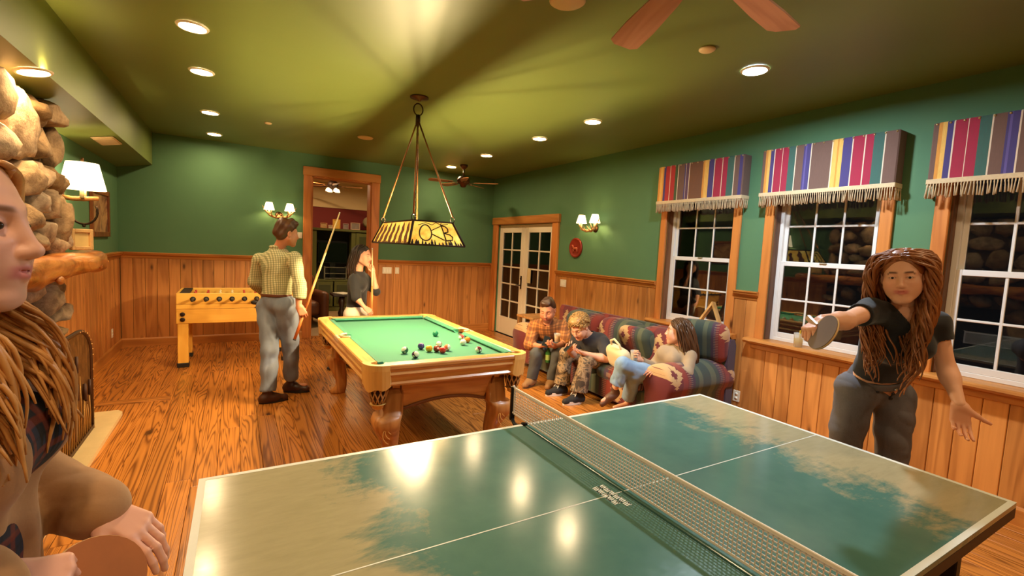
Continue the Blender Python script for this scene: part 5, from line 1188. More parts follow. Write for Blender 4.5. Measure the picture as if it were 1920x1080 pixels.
def mesh_np(name, V, F, cols=None):
    me = bpy.data.meshes.new(name); me.vertices.add(len(V)); me.vertices.foreach_set('co', np.asarray(V, np.float32).ravel()); nf = len(F)
    F = np.asarray(F, np.int32); me.loops.add(nf*4); me.loops.foreach_set('vertex_index', F.ravel()); me.polygons.add(nf); me.polygons.foreach_set('loop_start', np.arange(nf, dtype=np.int32)*4)
    me.polygons.foreach_set('use_smooth', np.ones(nf, bool)); me.update(calc_edges=True)
    if cols is not None:
        at = me.color_attributes.new('Col', 'FLOAT_COLOR', 'POINT'); c = np.ones((len(V), 4), np.float32); c[:, :3] = cols; at.data.foreach_set('color', c.ravel())
    return me
def vnormals(V, F):
    N = np.zeros_like(V); a, b, c, d = (V[F[:, i]] for i in range(4)); fn = np.cross(c-a, d-b)
    for i in range(4): np.add.at(N, F[:, i], fn)
    return N/np.maximum(1e-12, np.linalg.norm(N, axis=1))[:, None]
def col_mat(name, rough=.5, sss=0.0, bump=0.0, bscale=300, spec=.4):
    s = NT(name); a = s.n('ShaderNodeAttribute', attribute_name='Col'); s.col(a.outputs['Color']); s.set(Roughness=rough, Specular_IOR_Level=spec)
    if bump: s.bump(s.noise(s.coords((bscale,)*3), 1.0, 3, .6), bump, .002)
    return s.m
M_SKIN = col_mat('skin', .48, bump=.06, bscale=180)
def hand(S, w, d, nrm, side, curl=(.3, .35, .4, .45), thumb=.3, s=1.0, spread=.06):
    """w wrist, d finger direction, nrm palm facing, side +1 when thumb lies along d x nrm"""
    w = nv(*w); d = unit(d); nrm = unit(np.asarray(nrm)-d*(d@np.asarray(nrm))); lat = np.cross(d, nrm)*side
    L = [(.043, .026, .020), (.047, .030, .021), (.043, .028, .020), (.034, .021, .018)]; off = [.028, .0095, -.0095, -.027]; kn = [.086, .090, .086, .078]; r0 = [.0086, .0088, .0084, .0075]
    tips = []
    for i in range(4):
        b = w+(d*kn[i]+lat*off[i])*s; S.cone(w+lat*off[i]*.55*s+d*.008*s, b, .0165*s, .0108*s, .012*s, flat=(nrm, .85))
        p = b; ang = 0.0; dd = unit(d+lat*(spread*(1.5-i)*.6)); r = r0[i]*s
        for j in range(3):
            ang += curl[i]*(.9, 1.15, .8)[j]; v = dd*math.cos(ang)+nrm*math.sin(ang); q = p+v*L[i][j]*s; S.cone(p, q, r, r*.90, .004*s); r *= .90; p = q
        tips.append(p)
    b = w+(d*.020+lat*.020+nrm*.004)*s; a = w+(d*.052+lat*(.050-.016*thumb)+nrm*(.010+.020*thumb))*s; S.cone(b, a, .0155*s, .0115*s, .014*s)
    v = unit(d*.80+lat*(.55-.9*thumb)+nrm*.55*thumb); q = a+v*.033*s; S.cone(a, q, .0105*s, .0092*s, .006*s); v2 = unit(v+nrm*.35*thumb-lat*.3*thumb); S.cone(q, q+v2*.026*s, .0090*s, .0072*s, .004*s)
    return tips
def frame_of(fwd, up):
    f = unit(fwd); u = unit(np.asarray(up)-f*(f@np.asarray(up))); x = np.cross(f, u); return np.stack([x, f, u], 1)   # columns: right, forward, up
def head_solid(c, R, s=1.0, male=False, smile=.3, neck=None, neck_r=.052):
    S = Solid(); c = nv(*c)
    def T(p): return c+s*(R@np.array(p, float))
    def E(p, r, k=.02, sub=False, rot=None): S.ell(T(p), nv(*r)*s, R if rot is None else R@rot, k*s, sub)
    def K(a, b, ra, rb, k=.015, sub=False): S.cone(T(a), T(b), ra*s, rb*s, k*s, sub)
    jw = 1.08 if male else 1.0
    E((0, -.012, .040), (.076, .097, .084), .02); E((0, .030, -.020), (.063, .068, .088), .03)
    for x in (-1, 1):
        K((x*.054*jw, .006, -.048), (x*.020, .070, -.096), .020, .016, .03); E((x*.040, .062, -.018), (.024, .022, .022), .025); E((x*.038, .060, -.045), (.022, .022, .026), .03)
        K((x*.012, .083, .028), (x*.044, .068, .026), .0095 if male else .0075, .007, .018)
        E((x*.031, .093, .007), (.017, .015, .0125), .016, True)
        E((x*.031, .0775, .006), (.0165, .0125, .0125), .008)               # lids over the eye
        E((x*.078, -.006, -.004), (.009, .019, .032), .008); E((x*.084, .0, .0), (.006, .009, .016), .006, True)
    nw = 1.0 if male else .86; K((0, .088, .020), (0, .1105, -.026), .0072*nw, .0100*nw, .016); E((0, .109, -.030), (.0120*nw, .012*nw, .0100*nw), .010)
    for x in (-1, 1): E((x*.0118*nw, .100, -.032), (.0082*nw, .0100, .0080*nw), .007); E((x*.0065, .103, -.0415), (.0042, .0052, .0035), .004, True)
    E((0, .074, -.098), (.022, .018, .016), .022)
    E((0, .082, -.058), (.027, .016, .022), .022)                            # muzzle
    y0 = -.060+.006*smile
    for x in (-1, 1):
        K((0, .0985, -.0545), (x*.027, .080, y0), .0052, .0028, .006); K((0, .0970, -.0660), (x*.026, .080, y0-.001), .0066, .0028, .006)
    K((-.027, .086, y0), (0, .1035, -.0598), .0016, .0018, .003, True); K((.027, .086, y0), (0, .1035, -.0598), .0016, .0018, .003, True)
    if neck is not None: S.cone(T((0, -.022, -.045)), neck, neck_r*s*.95, neck_r*1.08, .03)
    return S
def face_cols(V, c, R, s, skin, lip, brow, stubble=None, blush=True):
    q = (V-c)@R/s; col = np.tile(np.array(skin), (len(V), 1))
    def blend(w, rgb): col[:] = col*(1-w[:, None])+np.array(rgb)*w[:, None]
    if blush: blend(.25*np.exp(-(((np.abs(q[:, 0])-.042)/.022)**2+((q[:, 2]+.025)/.022)**2))*(q[:, 1] > .03), (skin[0]*1.05, skin[1]*.72, skin[2]*.66))
    if stubble is not None:
        w = .62*(1/(1+np.exp((q[:, 2]+.040+.25*np.abs(q[:, 0]))/.006)))*(q[:, 1] > -.01)*(q[:, 2] > -.125); w = np.maximum(w, .55*np.exp(-((q[:, 2]+.047)/.007)**2-(q[:, 0]/.026)**4)*(q[:, 1] > .06)); blend(np.clip(w, 0, .7), stubble)
    lw = np.exp(-((q[:, 0]/.027)**4)-(((q[:, 2]+.060)/.0100)**4))*(q[:, 1] > .078); blend(np.clip(lw*1.1, 0, .85), lip)
    ax = np.abs(q[:, 0]); bz = .030-.10*(ax-.030)**2/.03-.006*(ax > .044); blend(np.clip(.9*np.exp(-((q[:, 2]-bz)/.0046)**4-((ax-.031)/.019)**6), 0, .9)*(q[:, 1] > .045), brow)
    ey = np.exp(-((ax-.031)/.0150)**4-((q[:, 2]-.0065)/.0028)**2)*(q[:, 1] > .06); blend(np.clip(ey*.75, 0, .75), (.05, .03, .025))
    return np.clip(col, 0, 1)
def join_nets(parts):
    Vs, Fs, Cs = [], [], []; b = 0
    for V, F, C in parts: Vs.append(V); Fs.append(F+b); Cs.append(C); b += len(V)
    return np.concatenate(Vs), np.concatenate(Fs), np.concatenate(Cs)
def cloth(name, S, h, mat, parent, base, fold=.006, ff=30.0, seed=1, aniso=(1, 1, .45), smooth=1):
    V, F = S.net(h); N = vnormals(V, F); q = V*np.array(aniso)
    d = fold*(vnoise(q, ff, seed)*.7+.5*np.abs(vnoise(q+3.1, ff*1.7, seed+5))); V = V+N*d[:, None]
    o = link_mesh(name, mesh_np(name, V-base, F), mat, parent); return o
def rot_axis(a, t):
    return np.array(Matrix.Rotation(t, 3, Vector(a)))
def locks(roots, dirs, length, colliders, rad=(.011, .003), grav=.5, wave=.006, wf=9.0, seed=0, step=.016, gdir=(0, 0, -1), stiff=.62, n=5, pull=None):
    """hair locks: each starts at a root, falls under gravity, stays outside ellipsoids (c, R, r)"""
    rs = np.random.RandomState(seed); m = MB(); g = nv(*gdir)
    for ri, (p, d) in enumerate(zip(roots, dirs)):
        L = (length[ri] if hasattr(length, '__len__') else length)*rs.uniform(.86, 1.1); k = max(4, int(L/step)); P = [nv(*p)]; v = unit(d); ph = rs.uniform(0, 6.28); rr_ = rs.uniform(.75, 1.25); wd = unit(rs.normal(size=3)); wd2 = unit(np.cross(wd, nv(0, 0, 1)))
        for i in range(k):
            gg = g if pull is None else unit(g+np.asarray(pull(P[-1])))
            v = unit(v*stiff+gg*grav+rs.normal(size=3)*.03); q = P[-1]+v*step
            for c, R, r in colliders:
                u = (q-c)@R/r; e = np.linalg.norm(u)
                if e < 1.0: q = c+R@(u/max(e, 1e-4)*r)
            P.append(q)
        P = [p_+(wd*math.sin(wf*.055*i+ph)+wd2*math.cos(wf*.055*i+ph))*wave*min(1, i/4) for i, p_ in enumerate(P)]; kk = len(P)
        rads = [rad[0]*rr_*(.7+.3*min(1, i/2))*(1-(i/(kk-1))**2.2)+rad[1]*(i/(kk-1)) for i in range(kk)]
        m.tube([tuple(p_) for p_ in P], rads, n, True, True, .7)
    return m
def hair_mat(nm, dark, light):
    s = NT(nm); f = s.noise(s.coords((60, 60, 14)), 1.0, 4, .6); g = s.noise(s.coords((9, 9, 4)), 1.0, 3, .5)
    s.col(s.mix(s.math('MULTIPLY_ADD', f, .7, s.math('MULTIPLY_ADD', g, .8, -.25), clamp=True), dark, light)); s.set(Roughness=.42, Specular_IOR_Level=.5); s.bump(f, .25, .003); return s.m
def scalp(c, R, s, n, seed, front=.35, low=-.45, off=1.03, side_low=None):
    """roots over the hair-bearing part of the skull, with outward directions"""
    rs = np.random.RandomState(seed); P = []; Dd = []
    while len(P) < n:
        u = rs.normal(size=3); u /= np.linalg.norm(u)
        if u[2] < low: continue
        if u[1] > front+.55*max(0, u[2]-.30) and u[2] < .86: continue
        if u[1] > .0 and u[2] < -.05: continue
        q = np.array([0, -.012, .040])+u*np.array([.078, .099, .087])*off; P.append(nv(*c)+s*(R@q)); Dd.append(R@u)
    return P, Dd

def parted(c, R, s, n, L, colliders, seed, rad=(.0075, .002), wave=.010, wf=6.0, fwd=0.15, back=.12, side=1.0):
    """long hair falling from a centre parting, kept off the face"""
    rs = np.random.RandomState(seed); P, Dd = [], []; c = nv(*c)
    face = (c+s*(R@nv(0, .055, -.035)), R, nv(.072, .066, .125)*s); skull = (c+s*(R@nv(0, -.010, .030)), R, nv(.086, .104, .098)*s)
    while len(P) < n:
        u = rs.normal(size=3); u /= np.linalg.norm(u)
        if u[2] < -.25 or (u[1] > .12 and u[2] < .50) or u[1] > .86: continue
        q = nv(0, -.012, .040)+u*nv(.084, .104, .092); P.append(c+s*(R@q)); sx = 1 if q[0] > 0 else -1
        Dd.append(R@unit(nv(sx*1.0, -.15-.5*max(0, u[1]), .15*u[2])))
    def pull(p):
        q = (p-c)@R/s; sx = 1.0 if q[0] > 0 else -1.0
        if q[2] > -.12 and q[1] > -.02 and abs(q[0]) < .090: return R[:, 0]*sx*1.3*side-R[:, 1]*.7
        if q[2] < -.10: return R[:, 1]*fwd-R[:, 0]*sx*.10
        return -R[:, 1]*back
    return locks(P, Dd, [L*rs.uniform(.8, 1.15) for _ in P], [skull, face]+list(colliders), rad, .50, wave, wf, seed=seed+1, pull=pull, stiff=.62, n=5)
# ------------------------------------------------------------------ people: joints in metres
J_A = {'head': (0.449, 5.272, 1.689), 'neck': (0.378, 5.344, 1.511), 'shR': (0.515, 5.162, 1.442), 'shL': (0.218, 5.522, 1.406), 'elR': (0.556, 5.067, 1.198), 'wrR': (0.542, 5.008, 0.981), 'elL': (0.187, 5.588, 1.172), 'wrL': (0.297, 5.697, 1.047), 'pel': (0.365, 5.315, 1.01), 'hipR': (0.447, 5.225, 0.949), 'hipL': (0.297, 5.394, 0.93), 'knR': (0.504, 5.312, 0.503), 'anR': (0.521, 5.404, 0.111), 'toR': (0.652, 5.347, 0.078), 'knL': (0.309, 5.217, 0.492), 'anL': (0.283, 5.122, 0.071), 'toL': (0.399, 5.142, 0.029), 'cue0': (0.5, 4.887, 0.67), 'cue1': (0.935, 5.133, 1.921)}
J_B = {'head': (1.395, 6.112, 1.464), 'neck': (1.363, 6.157, 1.257), 'shR': (1.294, 6.073, 1.167), 'shL': (1.456, 6.234, 1.169), 'elR': (1.304, 5.976, 0.948), 'wrR': (1.396, 5.91, 0.827), 'elL': (1.578, 6.099, 1.008), 'wrL': (1.528, 6.06, 1.266), 'pel': (1.348, 6.187, 0.742), 'hipR': (1.293, 6.146, 0.708), 'hipL': (1.415, 6.213, 0.695), 'knR': (1.247, 6.21, 0.351), 'anR': (1.12, 6.281, 0.064), 'toR': (1.07, 6.214, 0.028), 'knL': (1.366, 6.231, 0.34), 'anL': (1.3, 6.242, 0.044), 'toL': (1.33, 6.128, 0.012), 'cue0': (1.491, 5.924, 0.585), 'cue1': (1.511, 6.074, 1.552)}
J_C = {'head': (3.291, 4.652, 0.929), 'neck': (3.366, 4.753, 0.745), 'shR': (3.267, 4.899, 0.677), 'shL': (3.551, 4.685, 0.701), 'elR': (3.155, 4.806, 0.476), 'wrR': (3.157, 4.574, 0.503), 'elL': (3.525, 4.544, 0.526), 'wrL': (3.294, 4.47, 0.51), 'pel': (3.609, 5.023, 0.44), 'hipR': (3.507, 5.034, 0.415), 'hipL': (3.659, 4.922, 0.429), 'knR': (3.152, 4.614, 0.404), 'anR': (3.118, 4.671, 0.062), 'toR': (2.992, 4.604, 0.035), 'knL': (3.356, 4.471, 0.421), 'anL': (3.32, 4.529, 0.074), 'toL': (3.217, 4.447, 0.041)}
J_D = {'head': (3.387, 4.139, 0.801), 'neck': (3.565, 4.16, 0.67), 'shR': (3.514, 4.346, 0.586), 'shL': (3.623, 3.982, 0.633), 'elR': (3.405, 4.235, 0.45), 'wrR': (3.24, 4.131, 0.54), 'elL': (3.535, 3.834, 0.488), 'wrL': (3.293, 3.913, 0.548), 'pel': (3.841, 4.112, 0.413), 'hipR': (3.818, 4.215, 0.378), 'hipL': (3.793, 4.021, 0.393), 'knR': (3.317, 4.264, 0.462), 'anR': (3.252, 4.242, 0.07), 'toR': (3.122, 4.246, 0.027), 'knL': (3.339, 3.925, 0.464), 'anL': (3.246, 3.92, 0.079), 'toL': (3.086, 3.917, 0.034)}
J_E = {'head': (3.871, 3.159, 0.892), 'neck': (3.883, 3.158, 0.715), 'shR': (3.847, 3.313, 0.645), 'shL': (3.885, 3.013, 0.676), 'elR': (3.702, 3.338, 0.493), 'wrR': (3.532, 3.332, 0.598), 'elL': (3.758, 2.935, 0.535), 'wrL': (3.554, 3.058, 0.554), 'pel': (3.781, 3.259, 0.405), 'hipR': (3.821, 3.351, 0.388), 'hipL': (3.746, 3.186, 0.406), 'knR': (3.388, 3.266, 0.474), 'anR': (3.517, 3.437, 0.135), 'toR': (3.365, 3.475, 0.075), 'knL': (3.255, 3.285, 0.577), 'anL': (3.225, 3.347, 0.308), 'toL': (3.112, 3.381, 0.203)}
J_F = {'head': (2.703, 0.957, 1.606), 'neck': (2.819, 0.986, 1.419), 'shR': (2.637, 1.049, 1.433), 'shL': (2.976, 0.901, 1.385), 'elR': (2.344, 1.022, 1.399), 'wrR': (2.116, 1.007, 1.413), 'elL': (3.013, 0.846, 1.159), 'wrL': (2.932, 0.765, 1.026), 'pel': (3.012, 1.135, 1.003), 'hipR': (2.899, 1.176, 0.974), 'hipL': (3.079, 1.068, 0.956), 'knR': (2.85, 1.19, 0.5), 'anR': (2.88, 1.22, 0.09), 'toR': (2.7, 1.17, 0.035), 'knL': (3.06, 1.03, 0.5), 'anL': (3.12, 1.04, 0.09), 'toL': (2.95, 1.0, 0.035)}
def jean_mat(nm, a, b):
    s = NT(nm); f = s.noise(s.coords((7, 7, 2.4)), 1.0, 5, .6); g = s.noise(s.coords((420, 420, 120)), 1.0, 2, .5); s.col(s.mix(s.math('MULTIPLY_ADD', g, .35, s.math('MULTIPLY', f, .75), clamp=True), a, b)); s.set(Roughness=.85); s.bump(g, .2, .002); return s.m
def cloth_mat(nm, c, var=.12, sc=60, rough=.85, sheen=.15):
    s = NT(nm); g = s.noise(s.coords((sc*5, sc*5, sc*5)), 1.0, 2, .5); f = s.noise(s.coords((6, 6, 6)), 1.0, 3, .5); s.col(s.mix(s.math('MULTIPLY_ADD', g, .4, s.math('MULTIPLY', f, .6)), tuple(x*(1-var) for x in c), tuple(min(1, x*(1+var)) for x in c))); s.set(Roughness=rough); s.b.inputs['Sheen Weight'].default_value = sheen; s.bump(g, .15, .002); return s.m
def check_mat(nm, base, dark, pitch, axes, width=.5, third=None, blur=False, vec=None):
    """woven check: darker warp and weft bands"""
    s = NT(nm); tc = s.n('ShaderNodeTexCoord'); out = None; c = base
    def band(vecn, p, w, off=0.0):
        dt = s.n('ShaderNodeVectorMath', operation='DOT_PRODUCT'); s.l(tc.outputs['Object'], dt.inputs[0]); dt.inputs[1].default_value = tuple(vecn)
        fr = s.math('FRACT', s.math('MULTIPLY_ADD', dt.outputs['Value'], 1/p, 50.0+off))
        d = s.math('ABSOLUTE', s.math('SUBTRACT', fr, .5)); return s.math('MULTIPLY_ADD', d, -1/.06, w/2/.06+.5, clamp=True)
    for v in axes:
        k = band(v, pitch, width); c = s.mix(s.math('MULTIPLY', k, .55), c, dark)
        if third: c = s.mix(s.math('MULTIPLY', band(v, pitch, .10, .5), .5), c, third)
    g = s.noise(s.coords((300, 300, 300)), 1.0, 2, .5); s.col(c); s.set(Roughness=.88); s.bump(g, .15, .002); return s.m
def torso(S, J, o, m, bust=0.0, hem=None, sh=1.0, low=True, belly=0.0):
    pel, neck, sR, sL = (nv(*J[k]) for k in ('pel', 'neck', 'shR', 'shL')); up = unit(neck-pel); rt = unit((sR-sL)-up*((sR-sL)@up)); fw = np.cross(up, rt); L = np.linalg.norm(neck-pel)
    mid = (sR+sL)/2
    wa = pel+up*L*.36+fw*.005; rb = pel+up*L*.70+fw*.004
    rp, rw, rc = (.150, .140, .158) if m else (.150, .118, .134); rp *= sh; rw *= sh; rc *= sh
    if low: S.cone(pel, wa, rp+o, rw+o, .03, flat=(fw, .72))
    S.cone(wa, rb, rw+o, rc+o, .05, flat=(fw, .70)); S.cone(rb, mid+up*.0, rc+o, rc*.72+o, .05, flat=(fw, .66))
    S.cone(sR-rt*.01, sL+rt*.01, .052*sh+o, .052*sh+o, .05); S.cone(mid+up*.0, neck+up*.012, .068+o, .052+o, .05)
    if bust:
        for x in (-1, 1): S.ell(rb+rt*x*.062+fw*(.070+bust*.5)+up*.0, nv(.060, .052, .060)+o, np.stack([rt, fw, up], 1), .05)
    return up, rt, fw, L
def arm(S, J, side, o, m, r=None, stop=None, k=.03):
    s, e, w_ = (nv(*J[k_+side]) for k_ in ('sh', 'el', 'wr')); a = r or ((.052, .042, .028) if m else (.044, .035, .0235)); a = tuple(x+o for x in a)
    S.cone(s, e, a[0], a[1], k); mp = e+(w_-e)*.25
    if stop is None: S.cone(e, mp, a[1], a[1]*1.02, k); S.cone(mp, w_, a[1]*1.02, a[2], k)
def leg(S, J, side, o, m, flare=None, k=.03, thick=1.0):
    h, kn, an = (nv(*J[k_+side]) for k_ in ('hip', 'kn', 'an')); a = ((.098, .062, .042) if m else (.096, .060, .038)); a = tuple(x*thick+o for x in a)
    S.cone(h, kn, a[0], a[1], k); c = kn+(an-kn)*.30
    if flare: S.cone(kn, an, a[1], flare, k)
    else: S.cone(kn, c, a[1], a[1]*.98, k); S.cone(c, an, a[1]*.98, a[2], k)
def shoe(name, J, side, mat, parent, base, w_=.040, high=.04, sole=None, lace=None, h=.006, L=1.0):
    an, to = nv(*J['an'+side]), nv(*J['to'+side]); z0 = min(an[2]-.07, to[2]-.03); d = unit(nv(to[0]-an[0], to[1]-an[1], 0)); tilt = unit(to-an); flat_ = abs(to[2]-an[2]) < .09
    if flat_: z0 = max(0.004, min(z0, .012)); dd = d; heel = nv(an[0], an[1], z0+w_*.9)-dd*.045; toe = nv(an[0], an[1], z0+w_*.62)+dd*.155*L
    else: dd = tilt; heel = an-nv(0, 0, .045)-dd*.03; toe = an-nv(0, 0, .03)+dd*.16*L
    S = Solid(); S.cone(heel, toe, w_, w_*.82, .03); S.cone(an+nv(0, 0, high), heel+dd*.03, w_*.95, w_*.9, .04)
    mid = heel*.5+toe*.5; S.ell(mid+nv(0, 0, .012), (w_*1.1, w_*1.1, w_*.9), None, .04)
    if flat_: S.half((0, 0, z0+.012), (0, 0, -1))
    V, F = S.net(h); o = link_mesh(name, mesh_np(name, V-base, F), mat, parent)
    if sole is not None and flat_:
        lat = np.cross(dd, nv(0, 0, 1)); m_ = MB(); pts = []
        for a in np.linspace(0, 2*PI, 25)[:-1]:
            t = .5+.5*math.cos(a); ww = (w_*1.02)*(.92+.12*math.sin(t*PI)); p = heel*(1-t)+toe*t; p = p+dd*math.cos(a)*w_*.8+lat*math.sin(a)*ww; pts.append((p[0]-base[0], p[1]-base[1]))
        m_.prism(pts, z0-.008-base[2] if z0 > .008 else .001-base[2], z0+.034-base[2]); m_.build('sole', sole, o)
    if lace is not None:
        lat = np.cross(dd, nv(0, 0, 1)); q = heel*.35+toe*.65+nv(0, 0, w_*.85)-base; m_ = MB()
        for k in range(4): c = q-dd*.018*k+nv(0, 0, .009*k); m_.tube([tuple(c-lat*.022), tuple(c+nv(0, 0, .006)), tuple(c+lat*.022)], .006, 6)
        for s_ in (-1, 1): m_.tube([tuple(q-dd*.05+nv(0, 0, .03)), tuple(q-dd*.045+lat*s_*.03+nv(0, 0, .045)), tuple(q-dd*.02+lat*s_*.038+nv(0, 0, .012))], .005, 6)
        m_.build('laces', lace, o)
    return o
def skin_person(label, J, hd, hands, skin, lip, brow, male, hs=1.0, stubble=None, vh=.0034, vhand=.0036, vb=.009, neck_r=.05, smile=.3, arms=True, legs=True, eyes=False, grp=None, vfine=None, bust=0.0):
    """one skinned body mesh: trunk, limbs, hands with fingers and head"""
    pel = nv(*J['pel']); base = nv(pel[0], pel[1], 0.0); R = frame_of(*hd); c = nv(*J['head'])
    S = Solid(); torso(S, J, -.008, male, bust*.6)
    if legs:
        for sd in 'RL': leg(S, J, sd, -.008, male); an, to = nv(*J['an'+sd]), nv(*J['to'+sd]); S.cone(an-nv(0, 0, .03), to, .026, .020, .02)
    if arms and vfine is None:
        for sd in 'RL': arm(S, J, sd, -.002, male)
    V, F = S.net(vb); parts = [(V, F, np.tile(np.array(skin), (len(V), 1)))]
    if vfine:
        S = Solid()
        for sd in 'RL': arm(S, J, sd, 0, male)
        V, F = S.net(vfine); parts.append((V, F, np.tile(np.array(skin), (len(V), 1))))
    H_ = head_solid(c, R, hs, male, smile, nv(*J['neck']), neck_r)
    if eyes:
        for x in (-1, 1): H_.ell(c+hs*(R@nv(x*.031, .0935, .0058)), nv(.0132, .0120, .0040)*hs, R, .003, True)
    V, F = H_.net(vh); parts.append((V, F, face_cols(V, c, R, hs, skin, lip, brow, stubble)))
    for (w_, d, n_, side, curl, th, sc) in hands:
        S = Solid(); hand(S, w_, d, n_, side, curl, th, sc); w0 = nv(*w_); dd = unit(d)
        sd = min('RL', key=lambda q: np.linalg.norm(nv(*J['wr'+q])-w0)); e = nv(*J['el'+sd]); u = unit(e-w0); S.cone(w0+u*.06, w0+dd*.012, .0285 if male else .0255, .0215 if male else .0195, .014)
        V, F = S.net(vhand); parts.append((V, F, np.tile(np.array(skin)*nv(1.0, .94, .92), (len(V), 1))))
    V, F, Cc = join_nets(parts); o = link_mesh('person', mesh_np('person', V-base, F, Cc), M_SKIN, None, tuple(base)); tag(o, label, 'person', grp)
    if eyes or True:
        for x in (-1, 1):
            pe = c+hs*(R@nv(x*.031, .0770, .0062))-base
            if eyes:
                MB().sphere(tuple(pe), .0122*hs, 16, 12).build('eyeball', plain('eye_white', lin(222, 212, 204), .2), o)
                a = c+hs*(R@nv(x*.031, .0860, .0056))-base; MB().sphere(tuple(a), .0060*hs, 12, 8, (1, 1, 1)).build('iris', plain('iris_brown', lin(44, 26, 16), .15), o)
    return o, base, R, c
def cap_hair(name, c, R, s, mat, parent, base, prims, h=.005, bump_=.006, ff=90, seed=2):
    S = Solid(); c = nv(*c)
    for p, r, k in prims: S.ell(c+s*(R@nv(*p)), nv(*r)*s, R, k*s)
    for q in (-1, 1): pass
    S.ell(c+s*(R@nv(0, .102, -.028)), nv(.070, .080, .112)*s, R, .012*s, True)     # leave the face free
    V, F = S.net(h); N = vnormals(V, F); V = V+N*(bump_*vnoise(V*np.array([1, 1, .6]), ff, seed))[:, None]
    return link_mesh(name, mesh_np(name, V-base, F), mat, parent)
def cue_stick(label, a, b, holder=None):
    a, b = nv(*a), nv(*b); t = thing('cue_stick', label, 'cue stick', tuple(a)); d = b-a; m1, m2 = a+d*.22, a+d*.52
    MB().tube([(0, 0, 0), tuple(m1-a)], [.0145, .0135], 10).build('butt', wood('cue_butt', lin(176, 84, 34), lin(214, 128, 60), 'Z', 3, rough=.3), t)
    MB().tube([tuple(m1-a), tuple(m2-a)], [.0135, .0115], 10).build('forearm', wood('cue_forearm', lin(200, 110, 44), lin(226, 150, 80), 'Z', 3, rough=.3), t)
    MB().tube([tuple(m2-a), tuple(b-a)], [.0115, .0065], 10).build('shaft', plain('cue_maple', lin(236, 208, 150), .3), t); u = unit(d)
    MB().tube([tuple(-u*.012), (0, 0, 0)], .0148, 10).build('bumper', plain('cue_rubber', lin(24, 20, 20), .7), t); MB().tube([tuple(b-a), tuple(b-a+u*.018)], [.0068, .0062], 10).build('tip', plain('cue_ferrule', lin(240, 236, 224), .4), t)
    return t
SK1, SK2, SK3 = lin(222, 158, 124), lin(206, 138, 104), lin(230, 172, 142)
LIP1, LIP2 = lin(190, 104, 92), lin(196, 96, 100); BRD = lin(62, 38, 24)
# ---- man with the cue, seen from behind
o, B0, R, c = skin_person('man in pale checked shirt and blue jeans walking past the pool table with a cue', J_A, ((.93, .34, -.10), (0, 0, 1)), [(J_A['wrR'], (.45, -.2, -.87), (.03, .97, -.2), 1, (1.0, 1.05, 1.1, 1.15), .9, 1.05), (J_A['wrL'], (.5, .7, -.3), (.6, -.6, -.3), -1, (.5, .5, .55, .6), .4, 1.0)], SK2, lin(180, 96, 80), BRD, True, 1.06)
GING = check_mat('gingham', lin(214, 204, 160), lin(92, 100, 60), .018, [(1, .3, 0), (0, 0, 1)], .5)
S = Solid(); up, rt, fw, L = torso(S, J_A, .010, True, sh=.97)
for sd in 'RL': arm(S, J_A, sd, .012, True, (.050, .044, .036)); w_ = nv(*J_A['wr'+sd]); e = nv(*J_A['el'+sd]); u = unit(w_-e); S.cone(w_+u*.03, w_+u*.08, .06, .06, .004, sub=True); S.cone(w_-u*.10, w_-u*.04, .052, .052, .03)
pel = nv(*J_A['pel']); S.half(pel+up*.035, -up); S.cone(nv(*J_A['neck'])+up*.05, nv(*J_A['neck'])+up*.12, .075, .08, .01, sub=True)
sh_ = cloth('shirt', S, .0075, GING, o, B0, .012, 28, 3)
nk = nv(*J_A['neck']); MB().tube([tuple(nk+up*.035+(rt*math.cos(a)*.068+fw*math.sin(a)*.062)-B0) for a in np.linspace(PI*.62, PI*2.38, 17)], [.018]*17, 8, True, True, 1.0).build('collar', GING, o)
S = Solid(); torso(S, J_A, .010, True); S.half(pel+up*.045, up)
for sd in 'RL': leg(S, J_A, sd, .014, True, .070)
for sd in 'RL': an = nv(*J_A['an'+sd]); u = unit(an-nv(*J_A['kn'+sd])); S.cone(an+u*.03, an+u*.14, .10, .11, .004, sub=True)
cloth('jeans', S, .0075, jean_mat('faded_denim', lin(70, 84, 112), lin(150, 158, 172)), o, B0, .012, 30, 8, (.8, .8, 1.0))
S = Solid(); S.cone(pel+up*.030, pel+up*.062, .168, .165, .01, flat=(fw, .73)); S.half(pel+up*.060, up, .002); S.half(pel+up*.030, -up, .002); V, F = S.net(.006); link_mesh('belt', mesh_np('belt', V-B0, F), plain('belt_leather', lin(96, 50, 26), .45), o)
for sd in 'RL': shoe('boot', J_A, sd, plain('boot_brown', lin(66, 34, 20), .4, var=.2, vscale=30), o, B0, .044, .05, plain('boot_sole', lin(30, 20, 16), .7))
HM = hair_mat('dark_brown_hair', lin(34, 20, 12), lin(104, 62, 34))
cap_hair('hair', c, R, 1.06, HM, o, B0, [((0, -.018, .052), (.083, .100, .086), .02), ((0, -.052, .010), (.076, .062, .085), .03), ((0, .045, .105), (.062, .055, .032), .03), ((0, .0, .118), (.066, .075, .03), .03)], .0045, .010, 75)
cue_stick('wooden cue held low by the man in the checked shirt', (.507, 4.985, .655), (.948, 5.228, 1.925))
